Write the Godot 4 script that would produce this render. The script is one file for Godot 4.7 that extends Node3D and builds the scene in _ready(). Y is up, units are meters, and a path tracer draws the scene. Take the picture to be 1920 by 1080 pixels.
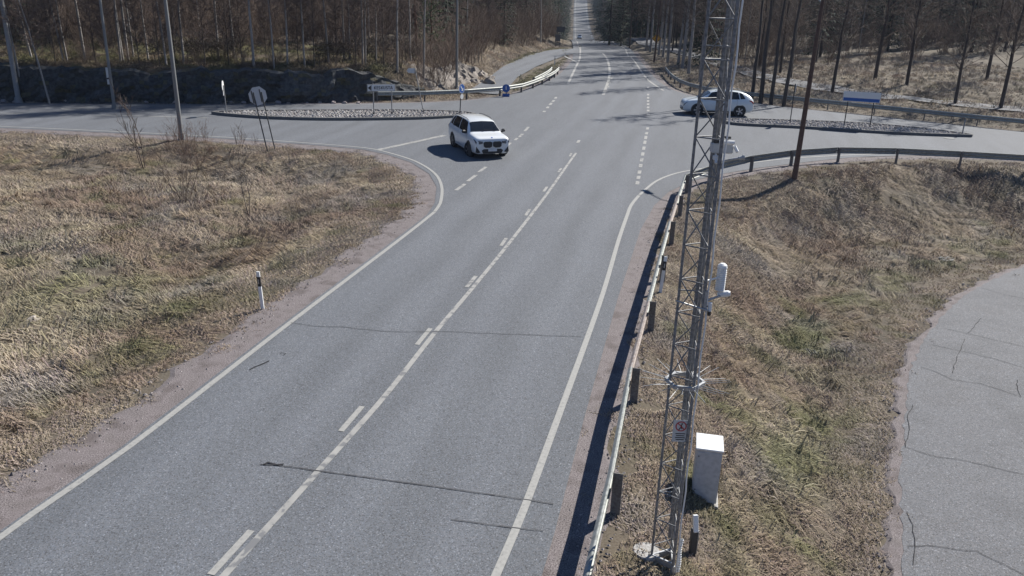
extends Node3D
# A road junction in early spring seen from a roadside pole: y up, metres, camera above the origin.

const CAM_H := 7.49
const FOCAL := 1537.65
const PITCH := 0.34478
const ROLL := 0.03086

var rng := RandomNumberGenerator.new()
var M := {}
var taken := {}
var noise := FastNoiseLite.new()
var noise2 := FastNoiseLite.new()
var cam_r: Vector3
var cam_u: Vector3
var cam_f: Vector3

# ------------------------------------------------------------------ mesh builder
class MB:
	var v := PackedVector3Array()
	var n := PackedVector3Array()
	var c := PackedColorArray()
	var uv := PackedVector2Array()
	var col := Color.WHITE
	var uv2 := PackedVector2Array()

	func tri(a: Vector3, b: Vector3, d: Vector3, out := Vector3.ZERO) -> void:
		var nn := (d - a).cross(b - a).normalized()
		if out != Vector3.ZERO and nn.dot(out) < 0.0:
			nn = -nn
			var t := b
			b = d
			d = t
		v.append(a); v.append(b); v.append(d)
		n.append(nn); n.append(nn); n.append(nn)
		c.append(col); c.append(col); c.append(col)
		uv.append(Vector2(a.x, a.z)); uv.append(Vector2(b.x, b.z)); uv.append(Vector2(d.x, d.z))

	func quad(a: Vector3, b: Vector3, d: Vector3, e: Vector3, out := Vector3.ZERO) -> void:
		tri(a, b, d, out)
		tri(a, d, e, out)

	func box(size: Vector3, t := Transform3D.IDENTITY, bevel := 0.0) -> void:
		var h := size * 0.5
		var b := minf(bevel, minf(h.x, minf(h.y, h.z)) * 0.9)
		var ax := [Vector3.RIGHT, Vector3.UP, Vector3.BACK]
		for k in 3:
			for s in [-1.0, 1.0]:
				var u: Vector3 = ax[(k + 1) % 3]
				var w: Vector3 = ax[(k + 2) % 3]
				var m: Vector3 = ax[k] * s
				var cc := m * h
				var hu := u * (h[(k + 1) % 3] - b)
				var hw := w * (h[(k + 2) % 3] - b)
				quad(t * (cc - hu - hw), t * (cc + hu - hw), t * (cc + hu + hw), t * (cc - hu + hw), t.basis * m)
		if b > 0.0:
			for k in 3:
				var i := (k + 1) % 3
				var j := (k + 2) % 3
				for s in [-1.0, 1.0]:
					for r in [-1.0, 1.0]:
						var p := Vector3.ZERO
						var q := Vector3.ZERO
						p[i] = s * h[i]; p[j] = r * (h[j] - b)
						q[i] = s * (h[i] - b); q[j] = r * h[j]
						var e := Vector3.ZERO
						e[k] = h[k] - b
						var o := Vector3.ZERO
						o[i] = s; o[j] = r
						quad(t * (p - e), t * (p + e), t * (q + e), t * (q - e), t.basis * o)
			for sx in [-1.0, 1.0]:
				for sy in [-1.0, 1.0]:
					for sz in [-1.0, 1.0]:
						tri(t * Vector3(sx * h.x, sy * (h.y - b), sz * (h.z - b)), t * Vector3(sx * (h.x - b), sy * h.y, sz * (h.z - b)), t * Vector3(sx * (h.x - b), sy * (h.y - b), sz * h.z), t.basis * Vector3(sx, sy, sz))

	func tube(a: Vector3, b: Vector3, ra: float, rb: float, k := 6, caps := false) -> void:
		var d := (b - a).normalized()
		var s := d.cross(Vector3.UP if absf(d.y) < 0.9 else Vector3.RIGHT).normalized()
		var t := d.cross(s)
		var pa := s
		for i in k:
			var g := TAU * (i + 1) / k
			var pb := s * cos(g) + t * sin(g)
			var a0 := a + pa * ra
			var a1 := a + pb * ra
			var b0 := b + pa * rb
			var b1 := b + pb * rb
			v.append(a0); v.append(b0); v.append(b1)
			n.append(pa); n.append(pa); n.append(pb)
			v.append(a0); v.append(b1); v.append(a1)
			n.append(pa); n.append(pb); n.append(pb)
			for q in 6:
				c.append(col)
				uv.append(Vector2.ZERO)
			if caps:
				tri(a, a0, a1, -d)
				tri(b, b0, b1, d)
			pa = pb

	# lathe about local y: profile of (radius, height)
	func lathe(prof: Array, k: int, t := Transform3D.IDENTITY) -> void:
		for j in prof.size() - 1:
			var p: Vector2 = prof[j]
			var q: Vector2 = prof[j + 1]
			var nn := Vector2(q.y - p.y, p.x - q.x).normalized()
			for i in k:
				var g0 := TAU * i / k
				var g1 := TAU * (i + 1) / k
				var c0 := Vector3(cos(g0), 0, sin(g0))
				var c1 := Vector3(cos(g1), 0, sin(g1))
				var P := [c0 * p.x + Vector3.UP * p.y, c1 * p.x + Vector3.UP * p.y, c1 * q.x + Vector3.UP * q.y, c0 * q.x + Vector3.UP * q.y]
				var N := [c0 * nn.x + Vector3.UP * nn.y, c1 * nn.x + Vector3.UP * nn.y]
				for e in [[0, 0], [1, 1], [2, 1], [0, 0], [2, 1], [3, 0]]:
					v.append(t * P[e[0]])
					n.append((t.basis * N[e[1]]).normalized())
					c.append(col)
					uv.append(Vector2.ZERO)

	# prism of a 2-D polygon (x, y) with depth along z, centred
	func prism(poly: PackedVector2Array, depth: float, t := Transform3D.IDENTITY) -> void:
		var idx := Geometry2D.triangulate_polygon(poly)
		var hz := depth * 0.5
		for s in [-1.0, 1.0]:
			for i in range(0, idx.size(), 3):
				var a := poly[idx[i]]
				var b := poly[idx[i + 1]]
				var d := poly[idx[i + 2]]
				tri(t * Vector3(a.x, a.y, s * hz), t * Vector3(b.x, b.y, s * hz), t * Vector3(d.x, d.y, s * hz), t.basis * Vector3(0, 0, s))
		var cw := Geometry2D.is_polygon_clockwise(poly)
		for i in poly.size():
			var a := poly[i]
			var b := poly[(i + 1) % poly.size()]
			var o := Vector3(b.y - a.y, a.x - b.x, 0) * (-1.0 if cw else 1.0)
			quad(t * Vector3(a.x, a.y, -hz), t * Vector3(b.x, b.y, -hz), t * Vector3(b.x, b.y, hz), t * Vector3(a.x, a.y, hz), t.basis * o)

	func mesh(mat: Material) -> ArrayMesh:
		var a := []
		a.resize(Mesh.ARRAY_MAX)
		a[Mesh.ARRAY_VERTEX] = v
		a[Mesh.ARRAY_NORMAL] = n
		a[Mesh.ARRAY_COLOR] = c
		a[Mesh.ARRAY_TEX_UV] = uv
		if uv2.size() == v.size():
			a[Mesh.ARRAY_TEX_UV2] = uv2
		var m := ArrayMesh.new()
		m.add_surface_from_arrays(Mesh.PRIMITIVE_TRIANGLES, a)
		m.surface_set_material(0, mat)
		return m

# ------------------------------------------------------------------ scene helpers
func numbered(s: String) -> String:
	var k: int = taken.get(s, 0)
	taken[s] = k + 1
	return s if k == 0 else "%s_%03d" % [s, k]

func thing(called: String, label: String, category: String, at := Vector3.ZERO, group := "") -> Node3D:
	var o := Node3D.new()
	o.name = numbered(called)
	add_child(o)
	o.position = at
	tag(o, label, category, group)
	return o

func tag(o: Node, label: String, category: String, group := "") -> void:
	o.set_meta("label", label)
	o.set_meta("category", category)
	if group != "":
		o.set_meta("group", group)

func part(called: String, mesh: Mesh, parent: Node, t := Transform3D.IDENTITY) -> MeshInstance3D:
	var o := MeshInstance3D.new()
	o.name = called if parent != self else numbered(called)
	o.mesh = mesh
	o.transform = t
	parent.add_child(o, true)
	return o

func obj(called: String, mb: MB, mat: Material, parent: Node, t := Transform3D.IDENTITY) -> MeshInstance3D:
	return part(called, mb.mesh(mat), parent, t)

func copy(o: Node3D, called: String, at: Vector3, turn := 0.0, label := "", s := 1.0) -> Node3D:
	var r: Node3D = o.duplicate()
	r.name = numbered(called)
	add_child(r)
	r.transform = Transform3D(Basis(Vector3.UP, turn).scaled(Vector3.ONE * s), at)
	if label != "":
		r.set_meta("label", label)
	return r

func structure(o: Node) -> void:
	o.set_meta("kind", "structure")

# a pixel of the photograph gives a direction; the ground height gives the distance
func ray(px: float, py: float) -> Vector3:
	return cam_f + cam_r * ((px - 960.0) / FOCAL) - cam_u * ((py - 540.0) / FOCAL)

func at_height(px: float, py: float, h: float) -> Vector3:
	var d := ray(px, py)
	return Vector3(0, CAM_H, 0) + d * ((h - CAM_H) / d.y)

func at_z(px: float, py: float, z: float) -> Vector3:
	var d := ray(px, py)
	return Vector3(0, CAM_H, 0) + d * (z / d.z)

func on_ground(px: float, py: float) -> Vector3:
	var h := 0.0
	var p := Vector3.ZERO
	for k in 14:
		p = at_height(px, py, h)
		h = lerpf(h, ground(p.x, p.z), 0.6)
	p.y = ground(p.x, p.z)
	return p

# ------------------------------------------------------------------ materials
func lin(r: float, g: float, b: float) -> Color:
	return Color(r, g, b).linear_to_srgb()

func mat(called: String, colour: Color, rough := 0.8, metal := 0.0) -> StandardMaterial3D:
	var m := StandardMaterial3D.new()
	m.resource_name = called
	m.albedo_color = colour
	m.roughness = rough
	m.metallic = metal
	M[called] = m
	return m

func ntex(sd: int, freq: float, cols: Array, offs: Array, octaves := 4, size := 512, kind := FastNoiseLite.TYPE_SIMPLEX_SMOOTH) -> NoiseTexture2D:
	var f := FastNoiseLite.new()
	f.seed = sd
	f.noise_type = kind
	f.frequency = freq
	f.fractal_octaves = octaves
	var t := NoiseTexture2D.new()
	t.width = size
	t.height = size
	t.seamless = true
	t.noise = f
	var g := Gradient.new()
	g.colors = PackedColorArray(cols)
	g.offsets = PackedFloat32Array(offs)
	t.color_ramp = g
	return t

func tri_tex(m: StandardMaterial3D, t: Texture2D, scale: Vector3, world := true) -> void:
	m.albedo_texture = t
	m.uv1_triplanar = true
	m.uv1_world_triplanar = world
	m.uv1_scale = scale

func detail(m: StandardMaterial3D, t: Texture2D, scale: Vector3) -> void:
	m.detail_enabled = true
	m.detail_albedo = t
	m.detail_blend_mode = BaseMaterial3D.BLEND_MODE_MUL
	m.detail_uv_layer = BaseMaterial3D.DETAIL_UV_2
	m.uv2_triplanar = true
	m.uv2_world_triplanar = true
	m.uv2_scale = scale

# crushed-stone grain: single stones paler or darker than the binder
func speckle(sd: int, base: Vector3, size: int) -> ImageTexture:
	var R := RandomNumberGenerator.new()
	R.seed = sd
	var im := Image.create(size, size, false, Image.FORMAT_RGB8)
	for y in size:
		for x in size:
			var v := 1.0 + R.randfn(0.0, 0.17)
			var r := R.randf()
			if r < 0.03:
				v = 1.9 + R.randf() * 0.7
			elif r < 0.13:
				v = 0.42
			v = clampf(v, 0.2, 3.0)
			var w := R.randf_range(-0.05, 0.05)
			im.set_pixel(x, y, lin(base.x * v * (1.0 + w), base.y * v, base.z * v * (1.0 - w)))
	return ImageTexture.create_from_image(im)

# polish and wear along the wheel tracks: u runs across 16 m of road, v along 48 m of it
func wheel_wear() -> ImageTexture:
	var im := Image.create(256, 384, false, Image.FORMAT_RGB8)
	var f := FastNoiseLite.new()
	f.seed = 5
	f.frequency = 0.02
	f.fractal_octaves = 4
	var big := f.get_seamless_image(256, 384)
	f.frequency = 0.05
	f.seed = 8
	var fine := f.get_seamless_image(256, 384)
	for y in 384:
		for x in 256:
			var l := x / 16.0 - 14.0
			var track := 0.0
			for c in [-7.3, -3.8]:
				for o in [-0.8, 0.8]:
					track = maxf(track, exp(-pow((l - c - o) / 0.42, 2.0)))
			var b := big.get_pixel((x * 3) % 256, (y * 3 / 4) % 384).r - 0.5
			var g := fine.get_pixel(x, (y / 5) % 384).r - 0.5
			var val := 0.88 + 0.1 * track + 0.14 * b + 0.12 * g
			im.set_pixel(x, y, lin(clampf(val, 0, 1), clampf(val, 0, 1), clampf(val + 0.006 * track, 0, 1)))
	return ImageTexture.create_from_image(im)

func materials() -> void:
	var m: StandardMaterial3D
	m = mat("asphalt", Color.WHITE, 0.86)
	tri_tex(m, speckle(3, Vector3(.128, .137, .153), 512), Vector3.ONE * 0.15)
	m.detail_enabled = true
	m.detail_albedo = wheel_wear()
	m.detail_blend_mode = BaseMaterial3D.BLEND_MODE_MUL
	m.detail_uv_layer = BaseMaterial3D.DETAIL_UV_2
	m = mat("asphalt_path", Color.WHITE, 0.88)
	tri_tex(m, speckle(7, Vector3(.126, .129, .14), 512), Vector3.ONE * 0.13)
	detail(m, ntex(9, 0.014, [lin(.86, .86, .86), Color.WHITE, lin(.92, .91, .9)], [0.25, 0.55, 0.8], 6), Vector3.ONE * 0.06)
	m = mat("gravel", Color.WHITE, 0.95)
	tri_tex(m, ntex(11, 0.16, [lin(.05, .042, .042), lin(.15, .129, .13), lin(.195, .17, .17), lin(.36, .33, .325)], [0.15, 0.4, 0.62, 0.9], 4, 1024), Vector3.ONE * 0.2)
	detail(m, ntex(13, 0.014, [lin(.62, .6, .58), Color.WHITE, lin(.82, .82, .8)], [0.2, 0.5, 0.8], 6), Vector3.ONE * 0.16)
	m.heightmap_enabled = true
	m.heightmap_texture = m.albedo_texture
	m.heightmap_scale = 0.8
	m = mat("soil", Color.WHITE, 0.97)
	m.vertex_color_use_as_albedo = true
	tri_tex(m, ntex(17, 0.05, [lin(.45, .42, .4), lin(.8, .78, .72), Color.WHITE], [0.15, 0.5, 0.85], 6, 1024), Vector3.ONE * 0.35)
	m = mat("paint", Color.WHITE, 0.7)
	tri_tex(m, ntex(19, 0.05, [lin(.17, .17, .175), lin(.2, .2, .195), lin(.265, .263, .25), lin(.32, .316, .3)], [0.1, 0.14, 0.2, 0.8], 5), Vector3.ONE * 0.43)
	m = mat("paint_worn", Color.WHITE, 0.75)
	tri_tex(m, ntex(23, 0.035, [lin(.15, .155, .16), lin(.19, .19, .19), lin(.26, .257, .246), lin(.315, .31, .295)], [0.3, 0.33, 0.37, 0.8], 5), Vector3.ONE * 0.17)
	mat("crack", lin(.02, .02, .023), 0.95)
	mat("crack_tar", lin(.045, .045, .05), 0.7)
	m = mat("concrete", Color.WHITE, 0.9)
	tri_tex(m, ntex(29, 0.06, [lin(.2, .195, .19), lin(.36, .35, .335), lin(.42, .41, .4)], [0.15, 0.5, 0.85], 5), Vector3.ONE * 0.6)
	m = mat("stone", Color.WHITE, 0.93)
	m.vertex_color_use_as_albedo = true
	m = mat("rock", Color.WHITE, 0.95)
	m.vertex_color_use_as_albedo = true
	tri_tex(m, ntex(31, 0.03, [lin(.4, .41, .42), lin(.75, .76, .78), Color.WHITE], [0.2, 0.5, 0.85], 6), Vector3.ONE * 0.25)
	m.heightmap_enabled = true
	m.heightmap_texture = m.albedo_texture
	m.heightmap_scale = 9.0
	m = mat("galvanised", Color.WHITE, 0.5, 0.55)
	tri_tex(m, ntex(37, 0.04, [lin(.3, .31, .32), lin(.42, .43, .44), lin(.5, .51, .52)], [0.2, 0.5, 0.8], 4), Vector3.ONE * 0.8)
	m = mat("mast_steel", Color.WHITE, 0.55, 0.35)
	tri_tex(m, ntex(38, 0.04, [lin(.14, .144, .152), lin(.22, .225, .233), lin(.3, .304, .313)], [0.2, 0.5, 0.8], 4), Vector3.ONE * 0.8)
	m = mat("kerb_stone", Color.WHITE, 0.9)
	tri_tex(m, ntex(40, 0.08, [lin(.08, .08, .082), lin(.14, .138, .135), lin(.2, .195, .19)], [0.2, 0.5, 0.8], 5), Vector3.ONE * 0.7)
	m = mat("galvanised_dull", Color.WHITE, 0.7, 0.2)
	tri_tex(m, ntex(41, 0.05, [lin(.2, .205, .21), lin(.29, .295, .3), lin(.34, .345, .35)], [0.2, 0.5, 0.8], 4), Vector3.ONE * 0.8)
	m = mat("rail_steel", Color.WHITE, 0.6, 0.25)
	tri_tex(m, ntex(43, 0.03, [lin(.2, .21, .2), lin(.3, .315, .3), lin(.37, .38, .365)], [0.2, 0.5, 0.8], 5), Vector3.ONE * 0.5)
	m = mat("rail_steel_rusty", Color.WHITE, 0.75, 0.1)
	tri_tex(m, ntex(47, 0.03, [lin(.17, .13, .115), lin(.29, .25, .23), lin(.35, .315, .3)], [0.2, 0.5, 0.8], 5), Vector3.ONE * 0.5)
	m = mat("post_steel", Color.WHITE, 0.75, 0.1)
	tri_tex(m, ntex(53, 0.05, [lin(.1, .09, .085), lin(.16, .155, .15), lin(.2, .195, .19)], [0.2, 0.5, 0.8], 4), Vector3.ONE * 0.7)
	mat("grey_pole", lin(.2, .21, .215), 0.6, 0.2)
	m = mat("wood_pole", Color.WHITE, 0.9)
	tri_tex(m, ntex(59, 0.06, [lin(.05, .032, .026), lin(.105, .07, .058), lin(.15, .105, .088)], [0.2, 0.5, 0.8], 5), Vector3(2.2, 0.16, 2.2), false)
	m = mat("wood_grey", Color.WHITE, 0.92)
	tri_tex(m, ntex(61, 0.06, [lin(.16, .14, .115), lin(.27, .24, .2), lin(.34, .31, .27)], [0.2, 0.5, 0.8], 5), Vector3(3, 0.4, 3), false)
	mat("white_plastic", lin(.75, .76, .76), 0.45)
	m = mat("cabinet_paint", Color.WHITE, 0.5)
	tri_tex(m, ntex(67, 0.02, [lin(.4, .42, .45), lin(.46, .48, .51), lin(.5, .52, .55)], [0.2, 0.5, 0.8], 4), Vector3.ONE * 0.8, false)
	mat("black_plastic", lin(.025, .025, .028), 0.55)
	mat("dark_metal", lin(.06, .063, .068), 0.6, 0.2)
	mat("sign_white", lin(.68, .69, .69), 0.55)
	mat("sign_black", lin(.02, .02, .022), 0.6)
	mat("sign_blue", lin(.02, .1, .36), 0.5)
	mat("sign_yellow", lin(.62, .33, .03), 0.55)
	mat("sign_red", lin(.45, .025, .035), 0.55)
	mat("sign_back", lin(.55, .57, .58), 0.6, 0.15)
	mat("sign_back_dark", lin(.09, .095, .1), 0.7)
	m = mat("car_white", lin(.74, .76, .76), 0.32)
	m.clearcoat_enabled = true
	m.clearcoat = 0.8
	m.clearcoat_roughness = 0.06
	m = mat("car_pale", lin(.66, .71, .73), 0.32)
	m.clearcoat_enabled = true
	m.clearcoat = 0.8
	m.clearcoat_roughness = 0.06
	m = mat("car_glass", lin(.012, .014, .018), 0.05)
	mat("tyre", lin(.018, .018, .019), 0.9)
	mat("rim_dark", lin(.12, .12, .13), 0.4, 0.6)
	mat("rim_bright", lin(.5, .5, .52), 0.35, 0.7)
	mat("headlamp", lin(.1, .11, .13), 0.1)
	mat("headlamp_bright", lin(.8, .82, .84), 0.2)
	mat("tail_red", lin(.3, .01, .012), 0.25)
	mat("plate", lin(.66, .67, .68), 0.5)
	m = mat("birch_bark", Color.WHITE, 0.9)
	tri_tex(m, ntex(71, 0.06, [lin(.035, .03, .03), lin(.1, .09, .085), lin(.4, .385, .365), lin(.5, .485, .46)], [0.28, 0.4, 0.5, 0.85], 4), Vector3(0.55, 2.6, 0.55), false)
	m = mat("bark", Color.WHITE, 0.95)
	tri_tex(m, ntex(73, 0.05, [lin(.03, .025, .022), lin(.075, .062, .055), lin(.11, .095, .085)], [0.2, 0.5, 0.85], 5), Vector3(2, 0.5, 2), false)
	m = mat("pine_bark", Color.WHITE, 0.95)
	tri_tex(m, ntex(79, 0.05, [lin(.06, .035, .025), lin(.16, .085, .05), lin(.2, .12, .08)], [0.2, 0.5, 0.85], 5), Vector3(2, 0.5, 2), false)
	m = mat("twig", Color.WHITE, 0.95)
	m.vertex_color_use_as_albedo = true
	m = mat("needles", Color.WHITE, 0.85)
	m.vertex_color_use_as_albedo = true
	m.backlight_enabled = true
	m.backlight = lin(.01, .018, .006)
	m = mat("grass", Color.WHITE, 0.95)
	m.vertex_color_use_as_albedo = true
	m.backlight_enabled = true
	m.backlight = lin(.05, .042, .028)
	m = mat("house_wall", lin(.24, .26, .3), 0.9)
	mat("house_roof", lin(.07, .072, .08), 0.9)
	mat("window_dark", lin(.02, .025, .03), 0.1)
	mat("red_paint", lin(.2, .05, .035), 0.9)

# ------------------------------------------------------------------ terrain
var E_LEFT := PackedVector2Array([Vector2(-12.95, 16), Vector2(-7.3, -9.7), Vector2(-6.6, -12.2), Vector2(-5.36, -18), Vector2(-4.18, -23.3), Vector2(-3.1, -28.3), Vector2(-3.0, -30.1), Vector2(-3.2, -32.8), Vector2(-3.75, -35.2), Vector2(-4.85, -37.6), Vector2(-6.2, -39.35), Vector2(-7.6, -40.5), Vector2(-10.1, -41.25), Vector2(-15.9, -42.45), Vector2(-21.7, -43.05), Vector2(-27.7, -43.5), Vector2(-45, -44.6), Vector2(-100, -48)])
var E_RIGHT := PackedVector2Array([Vector2(-5.0, 16), Vector2(0.74, -10.2), Vector2(1.45, -13.8), Vector2(2.8, -20.3), Vector2(4.35, -27.2), Vector2(5.35, -30.7), Vector2(6.3, -33.1), Vector2(7.6, -35.3), Vector2(9.2, -37), Vector2(11.6, -38.9), Vector2(14.8, -41), Vector2(17.5, -42.6), Vector2(21.1, -43.7), Vector2(27.5, -44.0), Vector2(38, -42), Vector2(70, -27)])
var E_FARLEFT := PackedVector2Array([Vector2(-100, -50.6), Vector2(-60, -51), Vector2(-33, -52.3), Vector2(-26.4, -53.5), Vector2(-20, -54.8), Vector2(-16.8, -55.7), Vector2(-10.2, -57.9), Vector2(-6.2, -59.5), Vector2(-3.2, -61.8), Vector2(-0.6, -65.6), Vector2(1.2, -71), Vector2(2.9, -78), Vector2(4.3, -86), Vector2(5.6, -96), Vector2(6.5, -104), Vector2(7.1, -112), Vector2(8.0, -128)])
var E_FARRIGHT := PackedVector2Array([Vector2(16.9, -128), Vector2(15.6, -113), Vector2(15.1, -105.4), Vector2(14.2, -93.6), Vector2(13.4, -81.5), Vector2(13.3, -74), Vector2(14.0, -69.8), Vector2(15.3, -67.2), Vector2(17.7, -65.5), Vector2(21.3, -62.3), Vector2(24.4, -60.1), Vector2(27.2, -57.9), Vector2(31.1, -54.9), Vector2(33.1, -53.6), Vector2(45, -47.6), Vector2(80, -31)])
var BANK := PackedVector2Array([Vector2(-100, -52.2), Vector2(-45, -52.6), Vector2(-33.3, -53.4), Vector2(-26.9, -54.5), Vector2(-20.4, -55.9), Vector2(-13.7, -57.9), Vector2(-9.9, -60), Vector2(-7.2, -63), Vector2(-5.2, -67.5), Vector2(-4.0, -73), Vector2(-3.1, -80), Vector2(-2.0, -92), Vector2(0.5, -110), Vector2(3.8, -122), Vector2(7.0, -132), Vector2(8.4, -150), Vector2(9.0, -175)])
var LOW_PATH := PackedVector2Array([Vector2(1.5, 16), Vector2(3.6, 2), Vector2(5.4, -7), Vector2(6.75, -11.5), Vector2(7.3, -12.7), Vector2(8.05, -14.5), Vector2(9.35, -17.25), Vector2(10.5, -19.6), Vector2(11.9, -21.85), Vector2(14.4, -25.1), Vector2(16.7, -27.4), Vector2(19.2, -29.4), Vector2(26, -33), Vector2(36, -35.5), Vector2(60, -30)])
const LOW_H := -1.6
var ROAD_X := [[-128.0, 12.45], [-150.0, 13.6], [-165.0, 14.2], [-200.0, 16.0], [-250.0, 19.2], [-350.0, 26.3], [-490.0, 34.7], [-540.0, 37.5], [-600.0, 41.3], [-900.0, 60.0], [-1400.0, 90.0]]
var ROAD_Y := [[-130.0, 0.0], [-150.0, -0.15], [-165.0, -0.6], [-200.0, -2.5], [-250.0, -6.0], [-300.0, -8.3], [-350.0, -9.3], [-420.0, -9.0], [-490.0, -6.3], [-540.0, -1.4], [-600.0, 4.5], [-700.0, 14.0], [-900.0, 28.0], [-1400.0, 34.0]]
var asphalt_poly := PackedVector2Array()
var plateau_poly := PackedVector2Array()
var low_poly := PackedVector2Array()
const GX0 := -60.0
const GZ0 := 16.0
const GS := 0.5
const GNX := 245
const GNZ := 373
var g_h := PackedFloat32Array()
var g_d := PackedFloat32Array()
var g_r := PackedByteArray()

func table(t: Array, z: float) -> float:
	if z >= t[0][0]:
		return t[0][1]
	for i in t.size() - 1:
		if z >= t[i + 1][0]:
			return lerpf(t[i][1], t[i + 1][1], (z - t[i][0]) / (t[i + 1][0] - t[i][0]))
	return t[t.size() - 1][1]

func dist_to(line: PackedVector2Array, p: Vector2) -> float:
	var best := 1e9
	for i in line.size() - 1:
		var a := line[i]
		var e := line[i + 1] - a
		var q := p - a
		var t := clampf(q.dot(e) / e.length_squared(), 0.0, 1.0)
		var d := (q - e * t).length_squared()
		if d < best:
			best = d
	return sqrt(best)

func far_height(x: float, z: float) -> float:
	var off := absf(x - table(ROAD_X, z)) - 6.0
	var b := table(ROAD_Y, z)
	return b - 0.12 if off < 0.0 else b - 0.12 + minf(9.0, 0.055 * off) + 0.3 * noise.get_noise_2d(x * 0.3, z * 0.3) * minf(off, 3.0) / 3.0

# returns [height, distance to the asphalt, region]; region 0 paved, 1 left verge, 2 right bank, 3 beyond the side road, 4 right of the far road, 5 plateau, 6 low path
func survey(x: float, z: float) -> Array:
	var p := Vector2(x, z)
	if z < -170.0 or z > 20.0 or absf(x) > 100.0:
		return [far_height(x, z), 30.0, 5]
	var h := 0.0
	var reg := 0
	var d := 0.0
	if Geometry2D.is_point_in_polygon(p, asphalt_poly):
		h = -0.07
	else:
		var dl := dist_to(E_LEFT, p)
		var dr := dist_to(E_RIGHT, p)
		var fl := dist_to(E_FARLEFT, p)
		var fr := dist_to(E_FARRIGHT, p)
		d = minf(minf(dl, dr), minf(fl, fr))
		var lump := noise.get_noise_2d(x * 2.2, z * 2.2) * 0.16 + noise2.get_noise_2d(x * 9.0, z * 9.0) * 0.13
		var grow := smoothstep(0.7, 2.2, d)
		if d == dl:
			reg = 1
			h = -0.05 - 0.75 * smoothstep(0.6, 6.0, d) + lump * grow * 1.2
		elif d == dr:
			reg = 2
			var d0 := lerpf(0.95, 2.7, smoothstep(10.0, 18.0, x))
			var t := clampf((d - d0) / 4.3, 0.0, 1.0)
			h = -0.05 - 1.85 * lerpf(t, smoothstep(0.0, 1.0, t), 0.6) + lump * grow
			var inside := Geometry2D.is_point_in_polygon(p, low_poly)
			var lp := dist_to(LOW_PATH, p)
			if inside:
				reg = 6
				h = LOW_H - 0.06
			else:
				h = lerpf(LOW_H - 0.04, h, smoothstep(0.0, 2.4, lp))
		elif Geometry2D.is_point_in_polygon(p, plateau_poly):
			reg = 5
			var t := dist_to(BANK, p)
			var w := 0.75 if z > -62.0 and x < -7.0 else lerpf(0.75, 7.0, smoothstep(-60.0, -74.0, z))
			h = 2.0 * smoothstep(0.0, w, t) + 0.052 * t - 0.05 + lump * 2.0 * minf(t, 1.0)
		elif d == fl:
			reg = 3
			h = -0.05 + lump * 0.4 * grow
		else:
			reg = 4
			h = -0.05 + 0.25 * smoothstep(1.5, 5.0, d) + 0.07 * maxf(0.0, d - 13.0) + lump * grow
	if z < -127.0 and absf(x - table(ROAD_X, z)) < 5.4:
		return [table(ROAD_Y, z) - 0.15, 0.0, 0]
	if z < -145.0:
		h = lerpf(h, far_height(x, z), smoothstep(-145.0, -168.0, z))
	return [h, d, reg]

func make_grid() -> void:
	asphalt_poly = E_LEFT.duplicate()
	asphalt_poly.append_array(E_FARLEFT)
	asphalt_poly.append_array(E_FARRIGHT)
	var r := E_RIGHT.duplicate()
	r.reverse()
	asphalt_poly.append_array(r)
	plateau_poly = BANK.duplicate()
	plateau_poly.append_array(PackedVector2Array([Vector2(9, -400), Vector2(-300, -400), Vector2(-300, -52)]))
	low_poly = LOW_PATH.duplicate()
	low_poly.append_array(PackedVector2Array([Vector2(60, -22), Vector2(36, -26.5), Vector2(26, -25), Vector2(19, -20), Vector2(14.5, -13), Vector2(11.5, -4), Vector2(9, 16)]))
	g_h.resize(GNX * GNZ)
	g_d.resize(GNX * GNZ)
	g_r.resize(GNX * GNZ)
	for j in GNZ:
		for i in GNX:
			var s := survey(GX0 + i * GS, GZ0 - j * GS)
			g_h[j * GNX + i] = s[0]
			g_d[j * GNX + i] = s[1]
			g_r[j * GNX + i] = s[2]

func ground(x: float, z: float) -> float:
	var fx := (x - GX0) / GS
	var fz := (GZ0 - z) / GS
	if fx < 0.0 or fz < 0.0 or fx >= GNX - 1 or fz >= GNZ - 1:
		return survey(x, z)[0]
	var i := int(fx)
	var j := int(fz)
	fx -= i
	fz -= j
	var k := j * GNX + i
	return lerpf(lerpf(g_h[k], g_h[k + 1], fx), lerpf(g_h[k + GNX], g_h[k + GNX + 1], fx), fz)

func cell(x: float, z: float) -> int:
	return clampi(int(round((GZ0 - z) / GS)), 0, GNZ - 1) * GNX + clampi(int(round((x - GX0) / GS)), 0, GNX - 1)

func soil_colour(x: float, z: float, reg: int, d: float) -> Color:
	var a := noise.get_noise_2d(x * 1.1, z * 1.1)
	var b := noise2.get_noise_2d(x * 4.0, z * 4.0)
	var c := Color(.1, .083, .064).lerp(Color(.165, .138, .108), clampf(0.5 + a, 0, 1)).lerp(Color(.075, .068, .04), clampf(b * 0.8, 0, 0.7))
	if reg == 5:
		if x < -9.0 and d > 10.5 and d < 16.0 and z > -78.0:
			return Color(.16, .145, .06).lerp(Color(.11, .11, .045), clampf(0.5 + b, 0, 1))
		c = Color(.06, .048, .036).lerp(Color(.13, .1, .068), clampf(0.4 + a + b * 0.5, 0, 1))
	return c

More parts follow.
